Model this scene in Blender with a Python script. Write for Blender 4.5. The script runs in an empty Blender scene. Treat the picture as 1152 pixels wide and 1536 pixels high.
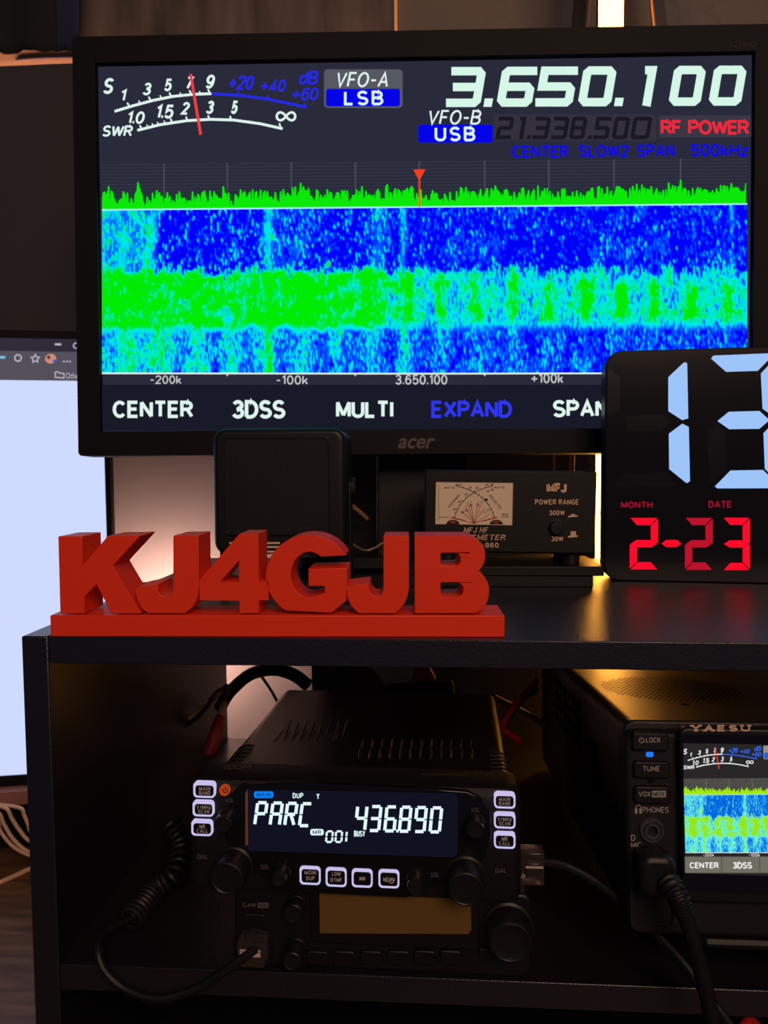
import bpy, bmesh, math, random
import numpy as np
from mathutils import Vector, Matrix
from mathutils.geometry import tessellate_polygon

random.seed(4)
rng = np.random.default_rng(7)
SC = bpy.context.scene
COL = SC.collection

# ------------------------------------------------------------------ camera
CX, CD, CH = 0.19283432, 0.333, 0.07918724
YAW, PITCH, ROLL, FPX = 0.06291721, 0.06207038, -0.00555946, 1109.0
fwd = Vector((-math.sin(YAW)*math.cos(PITCH), math.cos(YAW)*math.cos(PITCH), -math.sin(PITCH)))
r0 = Vector((math.cos(YAW), math.sin(YAW), 0)); u0 = r0.cross(fwd)
RIGHT = math.cos(ROLL)*r0 + math.sin(ROLL)*u0
UP = -math.sin(ROLL)*r0 + math.cos(ROLL)*u0
EYE = Vector((CX, -CD, CH))
cam = bpy.data.cameras.new('camera'); camo = bpy.data.objects.new('camera', cam); COL.objects.link(camo)
m = Matrix((RIGHT, UP, -fwd)).transposed().to_4x4(); m.translation = EYE
camo.matrix_world = m
cam.sensor_fit = 'VERTICAL'; cam.sensor_height = 36.0; cam.sensor_width = 36.0
cam.lens = 36.0*FPX/1536.0
cam.clip_start = 0.01
cam.dof.use_dof = True; cam.dof.focus_distance = 0.40; cam.dof.aperture_fstop = 14
SC.camera = camo

# ------------------------------------------------------------------ world, room light, exposure
w = bpy.data.worlds.new('world'); SC.world = w; w.use_nodes = True
w.node_tree.nodes['Background'].inputs[0].default_value = (0.45, 0.55, 1.0, 1)
w.node_tree.nodes['Background'].inputs[1].default_value = 0.075

def area(name, loc, target, size, energy, color):
    l = bpy.data.lights.new(name, 'AREA'); l.energy = energy; l.color = color; l.shape = 'RECTANGLE'
    l.size, l.size_y = size
    o = bpy.data.objects.new(name, l); COL.objects.link(o)
    o.location = loc
    o.rotation_euler = (Vector(target)-Vector(loc)).to_track_quat('-Z', 'Y').to_euler()
    return o
# the dim ceiling lamp behind the viewer
area('room_lamp', (0.65, -1.5, 0.95), (0.15, 0.0, 0.0), (0.9, 0.7), 16.5, (1.0, 0.66, 0.45))

SC.view_settings.view_transform = 'Standard'
SC.view_settings.look = 'None'
SC.view_settings.gamma = 1.0
SC.view_settings.exposure = 0.0
SC.view_settings.use_curve_mapping = False

# ------------------------------------------------------------------ helpers
def lin(c):
    out = []
    for x in c[:3]:
        x = x/255.0
        out.append(x/12.92 if x <= 0.04045 else ((x+0.055)/1.055)**2.4)
    return tuple(out)

_m = {}
def pbr(name, col, rough=0.5, metal=0.0, spec=0.3, bump=0.0, bscale=400.0, coat=0.0, var=None, vscale=40.0, stretch=(1, 1, 1), alpha_trans=0.0):
    """col: linear base colour"""
    if name in _m: return _m[name]
    mt = bpy.data.materials.new(name); mt.use_nodes = True
    nt = mt.node_tree; b = nt.nodes['Principled BSDF']
    b.inputs['Base Color'].default_value = (*col, 1)
    b.inputs['Roughness'].default_value = rough
    b.inputs['Metallic'].default_value = metal
    b.inputs['Specular IOR Level'].default_value = spec
    b.inputs['Coat Weight'].default_value = coat
    b.inputs['Transmission Weight'].default_value = alpha_trans
    tc = nt.nodes.new('ShaderNodeTexCoord'); mp = nt.nodes.new('ShaderNodeMapping')
    mp.inputs['Scale'].default_value = stretch
    nt.links.new(tc.outputs['Object'], mp.inputs['Vector'])
    if bump:
        n = nt.nodes.new('ShaderNodeTexNoise'); n.inputs['Scale'].default_value = bscale
        n.inputs['Detail'].default_value = 3
        nt.links.new(mp.outputs[0], n.inputs['Vector'])
        bp = nt.nodes.new('ShaderNodeBump'); bp.inputs['Strength'].default_value = bump
        bp.inputs['Distance'].default_value = 0.0006
        nt.links.new(n.outputs[0], bp.inputs['Height']); nt.links.new(bp.outputs[0], b.inputs['Normal'])
    if var:
        n = nt.nodes.new('ShaderNodeTexNoise'); n.inputs['Scale'].default_value = vscale
        n.inputs['Detail'].default_value = 6
        nt.links.new(mp.outputs[0], n.inputs['Vector'])
        r = nt.nodes.new('ShaderNodeValToRGB')
        r.color_ramp.elements[0].position = 0.35; r.color_ramp.elements[1].position = 0.68
        r.color_ramp.elements[0].color = (*col, 1); r.color_ramp.elements[1].color = (*var, 1)
        nt.links.new(n.outputs[0], r.inputs[0]); nt.links.new(r.outputs[0], b.inputs['Base Color'])
    _m[name] = mt
    return mt

def glow(rgb, k=1.0):
    key = ('glow', tuple(rgb), k)
    if key in _m: return _m[key]
    mt = bpy.data.materials.new('glow_%02x%02x%02x' % tuple(int(c) for c in rgb)); mt.use_nodes = True
    nt = mt.node_tree; nt.nodes.clear()
    e = nt.nodes.new('ShaderNodeEmission'); o = nt.nodes.new('ShaderNodeOutputMaterial')
    e.inputs[0].default_value = (*lin(rgb), 1); e.inputs[1].default_value = k
    nt.links.new(e.outputs[0], o.inputs[0])
    _m[key] = mt
    return mt

def attr_glow():
    if 'ag' in _m: return _m['ag']
    mt = bpy.data.materials.new('waterfall_glow'); mt.use_nodes = True
    nt = mt.node_tree; nt.nodes.clear()
    a = nt.nodes.new('ShaderNodeVertexColor'); a.layer_name = 'col'
    e = nt.nodes.new('ShaderNodeEmission'); o = nt.nodes.new('ShaderNodeOutputMaterial')
    nt.links.new(a.outputs[0], e.inputs[0]); nt.links.new(e.outputs[0], o.inputs[0])
    _m['ag'] = mt
    return mt

def ray(px, py):
    return (fwd + RIGHT*((px-576)/FPX) - UP*((py-768)/FPX))
def at(px, py, Y):
    d = ray(px, py); t = (Y-EYE.y)/d.y
    return EYE + d*t
def at_z(px, py, Z):
    d = ray(px, py); t = (Z-EYE.z)/d.z
    return EYE + d*t

def rrect(x0, x1, z0, z1, r, n=6):
    r = min(r, (x1-x0)/2*0.999, (z1-z0)/2*0.999)
    pts = []
    for cx, cz, a0 in ((x1-r, z1-r, 0), (x0+r, z1-r, 90), (x0+r, z0+r, 180), (x1-r, z0+r, 270)):
        for i in range(n+1):
            a = math.radians(a0+90*i/n)
            pts.append((cx+r*math.cos(a), cz+r*math.sin(a)))
    return pts

def spline(pts, n=10):
    P = [Vector(p) for p in pts]; P = [2*P[0]-P[1]]+P+[2*P[-1]-P[-2]]
    out = []
    for i in range(1, len(P)-2):
        for k in range(n):
            t = k/n
            out.append(0.5*((2*P[i])+(P[i+1]-P[i-1])*t+(2*P[i-1]-5*P[i]+4*P[i+1]-P[i+2])*t*t+(3*P[i]-P[i-1]-3*P[i+1]+P[i+2])*t**3))
    out.append(P[-2])
    return out

_txt = {}
def text_geo(s, bold=0.0, shear=0.0, space=1.0):
    k = (s, bold, shear, space)
    if k in _txt: return _txt[k]
    c = bpy.data.curves.new('t', 'FONT'); c.body = s; c.size = 1; c.offset = bold; c.shear = shear
    c.space_character = space; c.resolution_u = 3; c.fill_mode = 'FRONT'
    o = bpy.data.objects.new('t', c); COL.objects.link(o)
    dg = bpy.context.evaluated_depsgraph_get(); ev = o.evaluated_get(dg); me = ev.to_mesh()
    v = np.array([x.co[:2] for x in me.vertices]); f = [tuple(p.vertices) for p in me.polygons]
    ev.to_mesh_clear(); bpy.data.objects.remove(o); bpy.data.curves.remove(c)
    lo, hi = v.min(0), v.max(0)
    v = (v-lo)/(hi-lo)
    _txt[k] = (v, f)
    return _txt[k]

class MB:
    def __init__(s): s.v = []; s.f = []; s.mi = []; s.mats = []; s.cur = 0
    def use(s, mt):
        if mt not in s.mats: s.mats.append(mt)
        s.cur = s.mats.index(mt); return s
    def add(s, vs, fs):
        b = len(s.v); s.v += [tuple(x) for x in vs]
        for f in fs: s.f.append(tuple(i+b for i in f)); s.mi.append(s.cur)
        return s
    def box(s, x0, x1, y0, y1, z0, z1):
        return s.add([(x0,y0,z0),(x1,y0,z0),(x1,y1,z0),(x0,y1,z0),(x0,y0,z1),(x1,y0,z1),(x1,y1,z1),(x0,y1,z1)],
              [(0,3,2,1),(4,5,6,7),(0,1,5,4),(1,2,6,5),(2,3,7,6),(3,0,4,7)])
    def prism(s, pts, y0, y1, holes=(), inset=None):
        loops = [list(pts)]+[list(h) for h in holes]
        allp = [p for l in loops for p in l]; n = len(allp)
        tris = tessellate_polygon([[Vector((p[0], p[1], 0)) for p in l] for l in loops]) if holes else None
        vs = [(p[0], y0, p[1]) for p in allp]+[(p[0], y1, p[1]) for p in allp]
        fs = []
        if holes:
            for t in tris: fs.append(tuple(t)); fs.append(tuple(i+n for i in reversed(t)))
        else:
            fs.append(tuple(range(n))); fs.append(tuple(range(2*n-1, n-1, -1)))
        b = 0
        for l in loops:
            k = len(l)
            for i in range(k):
                j = (i+1) % k
                fs.append((b+i, b+i+n, b+j+n, b+j))
            b += k
        return s.add(vs, fs)
    def prism_along(s, pts, axis, a0, a1):
        """outline in the two other axes, extruded along x or z"""
        n = len(pts)
        if axis == 'x': vs = [(a0, p[0], p[1]) for p in pts]+[(a1, p[0], p[1]) for p in pts]
        else: vs = [(p[0], p[1], a0) for p in pts]+[(p[0], p[1], a1) for p in pts]
        fs = [tuple(range(n)), tuple(range(2*n-1, n-1, -1))]
        for i in range(n):
            j = (i+1) % n; fs.append((i, i+n, j+n, j))
        return s.add(vs, fs)
    def lathe(s, prof, cx, cz, n=28):
        """prof: (radius, y) along the y axis"""
        vs = []; fs = []
        for r, y in prof:
            for i in range(n):
                a = 2*math.pi*i/n; vs.append((cx+r*math.cos(a), y, cz+r*math.sin(a)))
        for k in range(len(prof)-1):
            for i in range(n):
                j = (i+1) % n; fs.append((k*n+i, k*n+j, (k+1)*n+j, (k+1)*n+i))
        fs.append(tuple(range(n))); fs.append(tuple(range(len(prof)*n-1, (len(prof)-1)*n-1, -1)))
        return s.add(vs, fs)
    def tube(s, pts, r, n=10):
        P = [Vector(p) for p in pts]; vs = []; fs = []
        rr = r if isinstance(r, (list, tuple)) else [r]*len(P)
        t = (P[1]-P[0]).normalized(); nrm = t.orthogonal().normalized()
        for i, p in enumerate(P):
            t2 = (P[min(i+1, len(P)-1)]-P[max(i-1, 0)]).normalized()
            nrm = (nrm-t2*nrm.dot(t2)).normalized(); bn = t2.cross(nrm)
            for k in range(n):
                a = 2*math.pi*k/n; vs.append(p+(nrm*math.cos(a)+bn*math.sin(a))*rr[i])
        for i in range(len(P)-1):
            for k in range(n):
                j = (k+1) % n; fs.append((i*n+k, i*n+j, (i+1)*n+j, (i+1)*n+k))
        fs.append(tuple(range(n-1, -1, -1))); fs.append(tuple((len(P)-1)*n+k for k in range(n)))
        return s.add(vs, fs)
    # flat marks laid on a device's face: T turns a photo pixel into a point of that face
    def poly(s, pts, T, y=0.0):
        return s.add([T(a, b, y) for a, b in pts], [tuple(range(len(pts)))])
    def rect(s, x0, y0, x1, y1, T, y=0.0, r=0):
        pts = rrect(x0, x1, y0, y1, r, 4) if r else [(x0, y0), (x1, y0), (x1, y1), (x0, y1)]
        return s.poly(pts, T, y)
    def stroke(s, pts, wd, T, y=0.0, closed=False):
        P = [Vector((a, b)) for a, b in pts]; n = len(P); L = []; R = []
        for i in range(n):
            a = P[i]-P[i-1] if (i > 0 or closed) else P[1]-P[0]
            b = P[(i+1) % n]-P[i] if (i < n-1 or closed) else P[i]-P[i-1]
            a = a.normalized(); b = b.normalized()
            na = Vector((-a.y, a.x)); nb = Vector((-b.y, b.x)); mm = na+nb
            mm = mm.normalized() if mm.length > 1e-6 else na
            k = min(1/max(mm.dot(na), 0.35), 2.2)
            L.append(P[i]+mm*(wd/2*k)); R.append(P[i]-mm*(wd/2*k))
        vs = [T(p.x, p.y, y) for p in L]+[T(p.x, p.y, y) for p in R]
        fs = [(i, (i+1) % n, n+(i+1) % n, n+i) for i in range(n if closed else n-1)]
        return s.add(vs, fs)
    def text(s, t, box, T, y=0.0, bold=0.0, shear=0.0, space=1.0, slope=0.0):
        v, f = text_geo(t, bold, shear, space); x0, y0, x1, y1 = box
        vs = [T(x0+(x1-x0)*a, y1-(y1-y0)*b+slope*((x1-x0)*a), y) for a, b in v]
        return s.add(vs, f)
    def build(s, name, mt=None, parent=None, bevel=0.0, seg=2, smooth=True, angle=35):
        me = bpy.data.meshes.new(name); me.from_pydata(s.v, [], s.f)
        if mt is not None: me.materials.append(mt)
        else:
            for x in s.mats: me.materials.append(x)
            me.polygons.foreach_set('material_index', s.mi)
        bm = bmesh.new(); bm.from_mesh(me); bmesh.ops.recalc_face_normals(bm, faces=bm.faces); bm.to_mesh(me); bm.free()
        if smooth:
            me.polygons.foreach_set('use_smooth', [True]*len(me.polygons)); me.set_sharp_from_angle(angle=math.radians(angle))
        me.update()
        o = bpy.data.objects.new(name, me); COL.objects.link(o)
        if parent: o.parent = parent
        if bevel:
            b = o.modifiers.new('bevel', 'BEVEL'); b.width = bevel; b.segments = seg; b.limit_method = 'ANGLE'; b.angle_limit = math.radians(40)
            b.harden_normals = False
        return o


# a plain grotesque alphabet drawn as strokes: glyph -> (width, [centre lines]) on a unit-high cell, y up
def _a(cx, cy, rx, ry, a0, a1, n=10):
    return [(cx+rx*math.cos(math.radians(a0+(a1-a0)*i/n)), cy+ry*math.sin(math.radians(a0+(a1-a0)*i/n))) for i in range(n+1)]
def _ring(cx, cy, rx, ry): return _a(cx, cy, rx, ry, 90, 450, 24)[:-1]+['closed']
GLYPH = {
 'A': (.62, [[(0, 0), (.31, 1), (.62, 0)], [(.12, .33), (.50, .33)]]),
 'B': (.56, [[(0, 0), (0, 1), (.30, 1)]+_a(.30, .76, .22, .24, 90, -90)+[(0, .52)], [(.30, .52)]+_a(.30, .26, .26, .26, 90, -90)+[(0, 0)]]),
 'C': (.60, [_a(.31, .5, .31, .5, 42, 318, 20)]),
 'D': (.58, [[(0, 0), (0, 1), (.22, 1)]+_a(.22, .5, .36, .5, 90, -90, 16)+[(0, 0)]]),
 'E': (.48, [[(.48, 1), (0, 1), (0, 0), (.48, 0)], [(0, .52), (.43, .52)]]),
 'F': (.46, [[(.46, 1), (0, 1), (0, 0)], [(0, .51), (.41, .51)]]),
 'H': (.56, [[(0, 0), (0, 1)], [(.56, 0), (.56, 1)], [(0, .52), (.56, .52)]]),
 'I': (.0, [[(0, 0), (0, 1)]]),
 'J': (.40, [[(.40, 1), (.40, .25)]+_a(.20, .22, .20, .22, 0, -180)]),
 'K': (.56, [[(0, 0), (0, 1)], [(.54, 1), (0, .38)], [(.20, .60), (.56, 0)]]),
 'L': (.44, [[(0, 1), (0, 0), (.44, 0)]]),
 'M': (.68, [[(0, 0), (0, 1)], [(0, 1), (.34, .08)], [(.34, .08), (.68, 1)], [(.68, 1), (.68, 0)]]),
 'N': (.56, [[(0, 0), (0, 1)], [(0, 1), (.56, 0)], [(.56, 0), (.56, 1)]]),
 'O': (.66, [_ring(.33, .5, .33, .5)]),
 'P': (.52, [[(0, 0), (0, 1), (.28, 1)]+_a(.28, .74, .24, .26, 90, -90)+[(0, .48)]]),
 'Q': (.66, [_ring(.33, .5, .33, .5), [(.40, .22), (.64, -.02)]]),
 'R': (.56, [[(0, 0), (0, 1), (.30, 1)]+_a(.30, .75, .23, .25, 90, -90)+[(0, .5)], [(.30, .5), (.56, 0)]]),
 'S': (.54, [_a(.27, .75, .25, .25, 25, 270, 14)+_a(.27, .25, .27, .25, 90, -155, 14)[1:]]),
 'T': (.56, [[(0, 1), (.56, 1)], [(.28, 1), (.28, 0)]]),
 'U': (.56, [[(0, 1), (0, .3)]+_a(.28, .28, .28, .28, 180, 360, 14)+[(.56, 1)]]),
 'V': (.60, [[(0, 1), (.30, 0), (.60, 1)]]),
 'W': (.88, [[(0, 1), (.22, 0)], [(.22, 0), (.44, .95)], [(.44, .95), (.66, 0)], [(.66, 0), (.88, 1)]]),
 'X': (.58, [[(0, 0), (.58, 1)], [(0, 1), (.58, 0)]]),
 'Y': (.58, [[(0, 1), (.29, .46), (.58, 1)], [(.29, .46), (.29, 0)]]),
 'G': (.62, [_a(.31, .5, .31, .5, 42, 340, 20)+[(.62, .48), (.36, .48)]]),
 'Z': (.54, [[(0, 1), (.54, 1), (0, 0), (.54, 0)]]),
 'z': (.40, [[(0, .66), (.40, .66), (0, 0), (.40, 0)]]),
 'k': (.42, [[(0, 0), (0, 1)], [(.40, .66), (0, .24)], [(.16, .42), (.42, 0)]]),
 'd': (.46, [[(.46, 0), (.46, 1)], _ring(.23, .33, .23, .33)]),
 '0': (.50, [_ring(.25, .5, .25, .5)]),
 '1': (.22, [[(0, .78), (.20, 1), (.20, 0)]]),
 '2': (.50, [_a(.25, .74, .25, .26, 170, -25, 12)+[(0, 0), (.50, 0)]]),
 '3': (.50, [_a(.24, .76, .22, .24, 160, -90, 12)+[(.16, .52)], [(.24, .52)]+_a(.24, .26, .26, .26, 90, -160, 12)]),
 '4': (.54, [[(.40, 0), (.40, 1), (0, .27), (.54, .27)]]),
 '5': (.50, [[(.46, 1), (.08, 1), (.04, .50)]+_a(.25, .32, .25, .32, 130, -155, 14)]),
 '6': (.50, [_ring(.25, .31, .25, .31), [(.0, .34)]+_a(.28, .5, .28, .5, 180, 45, 10)]),
 '7': (.48, [[(0, 1), (.48, 1), (.16, 0)]]),
 '8': (.50, [_ring(.25, .76, .22, .24), _ring(.25, .26, .25, .26)]),
 '9': (.50, [_ring(.25, .69, .25, .31), [(.50, .66)]+_a(.22, .5, .28, .5, 0, -135, 10)]),
 '-': (.34, [[(0, .45), (.34, .45)]]), '+': (.60, [[(0, .45), (.60, .45)], [(.30, .14), (.30, .78)]]),
 '.': (.0, [[(-.06, .06), (.06, .06)]]), '/': (.34, [[(0, 0), (.34, 1)]]),
}
SERIFS = {'A': [0, .62], 'Y': [.29], 'U': [], 'E': [], 'S': [], 'M': [0, .68], 'T': [.28], 'H': [0, .56], 'F': [0], 'W': [], 'R': [0, .56], 'J': []}
SERIFT = {'Y': [0, .58], 'U': [0, .56], 'M': [0, .68], 'W': [0, .88], 'H': [0, .56], 'J': [.40]}
def lettering(mb, t, box, T, y=0.0, wt=0.15, shear=0.0, gap=0.26, serif=0.0, slope=0.0):
    """stroke lettering filling a pixel box; wt = stroke width over height"""
    x0, y0, x1, y1 = box; h = y1-y0; wd = wt*h
    pen = 0.0; runs = []
    for ch in t:
        if ch == ' ': pen += 0.42; continue
        w_, ls = GLYPH[ch]
        if ch == '.': pen += 0.02
        for l in ls: runs.append((pen, l))
        if serif:
            for q in SERIFS.get(ch, []): runs.append((pen, [(q-serif, 0), (q+serif, 0)]))
            for q in SERIFT.get(ch, []): runs.append((pen, [(q-serif, 1), (q+serif, 1)]))
        pen += w_+gap+wt*0.35
    tot = pen-gap-wt*0.35
    bx0, bx1 = x0+wd/2, x1-wd/2-shear*h; by0, by1 = y0+wd/2, y1-wd/2
    for p, l in runs:
        cl = l[-1] == 'closed'
        pts = []
        for q in (l[:-1] if cl else l):
            yy = by1-(by1-by0)*q[1]; xx = bx0+(bx1-bx0)*(p+q[0])/max(tot, .01) if tot > .05 else (bx0+bx1)/2
            pts.append((xx+shear*(y1-yy), yy+slope*(xx-x0)))
        mb.stroke(pts, wd, T, y, cl)
MB.sans = lambda s, t, box, T, y=0.0, wt=0.15, shear=0.0, gap=0.26, serif=0.0: (lettering(s, t, box, T, y, wt, shear, gap, serif), s)[1]
def legend(parent, items, T, y, mt, wt=0.15, **kw):
    """each printed word a part of its own"""
    for t, bx in items: MB().use(mt).sans(t, bx, T, y, wt, **kw).build('lettering', None, parent, smooth=False)

def thing(name, label, cat, M=None, group=None):
    o = bpy.data.objects.new(name, None); COL.objects.link(o); o.empty_display_size = 0.02
    if M is not None: o.matrix_world = M
    o['label'] = label; o['category'] = cat
    if group: o['group'] = group
    return o
def tag(o, label, cat, group=None):
    o['label'] = label; o['category'] = cat
    if group: o['group'] = group
    return o
def struct(o): o['kind'] = 'structure'; return o

def pose(loc, yaw=0.0, tilt=0.0, roll=0.0):
    """local x right, y away, z up; yaw turns right end away, tilt leans the top away"""
    return Matrix.Translation(loc) @ Matrix.Rotation(math.radians(yaw), 4, 'Z') @ Matrix.Rotation(math.radians(-tilt), 4, 'X') @ Matrix.Rotation(math.radians(-roll), 4, 'Y')
def face(M):
    """photo pixel -> local point on the face y = const of a device standing at M"""
    I = M.inverted(); e = I @ EYE; R3 = I.to_3x3()
    def T(px, py, y=0.0):
        d = R3 @ ray(px, py); t = (y-e.y)/d.y
        return e+d*t
    return T

# ------------------------------------------------------------------ materials
BLACK_WOOD = pbr('black_woodgrain', (0.008, 0.0075, 0.011), 0.33, spec=0.65, bump=0.3, bscale=700)
BLACK_EDGE = pbr('black_edge_band', (0.008, 0.0065, 0.008), 0.45, bump=0.1, bscale=500)
PLASTIC = pbr('black_plastic', (0.006, 0.0055, 0.0065), 0.42, bump=0.12, bscale=900)
PLASTIC_SOFT = pbr('black_matt_plastic', (0.005, 0.0045, 0.0055), 0.6, bump=0.2, bscale=1200)
BEZEL = pbr('monitor_bezel_plastic', (0.006, 0.0055, 0.0068), 0.6, bump=0.05, bscale=900, spec=0.15)
GLOSS = pbr('black_gloss', (0.006, 0.006, 0.007), 0.08)
RUBBER = pbr('black_rubber', (0.006, 0.006, 0.006), 0.5)
METAL_BLACK = pbr('black_painted_metal', (0.008, 0.0075, 0.008), 0.38, spec=0.45, bump=0.35, bscale=1500)
PRINT = pbr('grey_print', (0.30, 0.27, 0.25), 0.6)
PRINT_DIM = pbr('dim_grey_print', (0.10, 0.085, 0.075), 0.6)
PRINT_TAN = pbr('tan_print', (0.7, 0.47, 0.3), 0.5)
METER_BLACK = pbr('meter_black_paint', (0.006, 0.0052, 0.0055), 0.45, spec=0.25, bump=0.3, bscale=1500)
ORANGE = pbr('orange_printed_plastic', (0.86, 0.038, 0.007), 0.42, spec=0.35, bump=0.12, bscale=1400, stretch=(0.2, 0.2, 2.5))
BRASS = pbr('copper_trim', (0.85, 0.42, 0.2), 0.5, metal=1.0)
CLEAR = pbr('clear_plastic', (0.36, 0.29, 0.26), 0.1, alpha_trans=0.93)
SHELL = pbr('transceiver_shell_paint', (0.005, 0.005, 0.0055), 0.3, spec=0.4, bump=0.25, bscale=1500)
DULL_RED = pbr('dull_red_rubber', (0.16, 0.007, 0.009), 0.6)
RED = pbr('red_insulation', (0.5, 0.012, 0.015), 0.45)

# ------------------------------------------------------------------ the room
WALL = pbr('wall_paint_knockdown', (0.12, 0.102, 0.094), 0.62, spec=0.35)
nt = WALL.node_tree; b = nt.nodes['Principled BSDF']
tc = nt.nodes['Texture Coordinate']
n1 = nt.nodes.new('ShaderNodeTexNoise'); n1.inputs['Scale'].default_value = 26; n1.inputs['Detail'].default_value = 3; n1.inputs['Distortion'].default_value = 1.2
n2 = nt.nodes.new('ShaderNodeTexNoise'); n2.inputs['Scale'].default_value = 150; n2.inputs['Detail'].default_value = 2
rp = nt.nodes.new('ShaderNodeValToRGB'); rp.color_ramp.elements[0].position = 0.5; rp.color_ramp.elements[1].position = 0.6
mx = nt.nodes.new('ShaderNodeMath'); mx.operation = 'MULTIPLY_ADD'; mx.inputs[1].default_value = 0.25
bp = nt.nodes.new('ShaderNodeBump'); bp.inputs['Strength'].default_value = 0.45; bp.inputs['Distance'].default_value = 0.002
nt.links.new(tc.outputs['Object'], n1.inputs['Vector']); nt.links.new(tc.outputs['Object'], n2.inputs['Vector'])
nt.links.new(n1.outputs[0], rp.inputs[0]); sx_ = nt.nodes.new('ShaderNodeSeparateXYZ'); mr = nt.nodes.new('ShaderNodeMapRange'); mr.inputs['From Min'].default_value = 0.12; mr.inputs['From Max'].default_value = 0.3
mu = nt.nodes.new('ShaderNodeMath'); mu.operation = 'MULTIPLY'
nt.links.new(tc.outputs['Object'], sx_.inputs[0]); nt.links.new(sx_.outputs[0], mr.inputs[0]); nt.links.new(mr.outputs[0], mu.inputs[0]); nt.links.new(rp.outputs[0], mu.inputs[1])
nt.links.new(n2.outputs[0], mx.inputs[0]); nt.links.new(mu.outputs[0], mx.inputs[2])
nt.links.new(mx.outputs[0], bp.inputs['Height']); nt.links.new(bp.outputs[0], b.inputs['Normal'])
WY = 0.47
DESK_Z = -0.30
wl = MB(); wl.box(-1.3, 1.6, WY, WY+0.1, -1.03, 1.5); struct(wl.build('wall_back', WALL, smooth=False))
FLOOR = pbr('floor_carpet', (0.05, 0.045, 0.04), 0.9, bump=0.6, bscale=300)
fl = MB(); fl.box(-1.3, 1.6, -2.2, WY, -1.08, -1.03); struct(fl.build('floor', FLOOR, smooth=False))

# ------------------------------------------------------------------ desk and shelf unit
DESKW = pbr('dark_walnut', (0.085, 0.042, 0.02), 0.45, spec=0.2, bump=0.3, bscale=60, var=(0.19, 0.098, 0.045), vscale=14, stretch=(1, 9, 1))
dk = thing('desk', 'dark brown wood-grain desk under the black shelf unit', 'desk', Matrix.Translation((0, 0, DESK_Z)))
MB().box(-1.1, 1.2, -0.30, WY-0.005, -0.03, 0).build('desk_top', DESKW, dk, 0.002)
for x, y in ((-1.05, -0.25), (1.12, -0.25), (-1.05, 0.40), (1.12, 0.40)):
    MB().box(x, x+0.05, y, y+0.05, -0.73, -0.03).build('leg', BLACK_EDGE, dk, 0.002)

TH, SD, SW = 0.013, 0.30, 0.66
LOW = -0.161
sh = thing('shelf_unit', 'low black wood shelf unit with an open front carrying the monitor and clock', 'shelf')
MB().box(0, TH, 0, SD, DESK_Z, 0).build('side_panel', BLACK_WOOD, sh, 0.0008)
MB().box(SW-TH, SW, 0, SD, DESK_Z, 0).build('side_panel', BLACK_WOOD, sh, 0.0008)
MB().box(TH, SW-TH, 0.0006, SD, -TH, 0).build('top_board', BLACK_WOOD, sh, 0.0005)
MB().box(TH, SW-TH, 0.0006, SD, LOW-TH, LOW).build('lower_board', BLACK_WOOD, sh, 0.0005)
MB().box(TH, SW-TH, SD-0.005, SD-0.001, DESK_Z, LOW-TH).build('rear_panel', BLACK_WOOD, sh)  # added panel, blocks lamp light from the space below the lower board
MB().box(TH, SW-TH, 0.0006, SD-0.005, DESK_Z+0.0005, DESK_Z+TH).build('shade_board', BLACK_WOOD, sh, 0.0005)  # added black board, stands in for the dark under the lower board

# ------------------------------------------------------------------ big monitor
SWD, SHT = 0.4766, 0.268
MM = pose((0.1872, 0.2217, 0.2401), 2.334, 2.1)
mon = thing('monitor', 'wide black monitor showing the big 3.650.100 frequency and a blue and green waterfall', 'monitor', MM)
TM = face(MM)
bz_out = rrect(-0.2555, 0.2585, -0.1525, 0.1535, 0.003, 4)
bz_in = rrect(-SWD/2-0.0005, SWD/2+0.0005, -SHT/2-0.0005, SHT/2+0.0005, 0.0005, 2)
MB().prism(bz_out, -0.0045, 0.016, [bz_in]).build('bezel', BEZEL, mon, 0.0008)
MB().prism(rrect(-0.252, 0.255, -0.149, 0.150, 0.01), 0.016, 0.03).prism(rrect(-0.20, 0.20, -0.12, 0.12, 0.03), 0.03, 0.05).build('back_shell', PLASTIC, mon, 0.003)
SCREEN_BG = glow((41, 42, 58))
scr = MB().box(-SWD/2, SWD/2, 0.0, 0.01, -SHT/2, SHT/2).build('screen', SCREEN_BG, mon, smooth=False)

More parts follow.
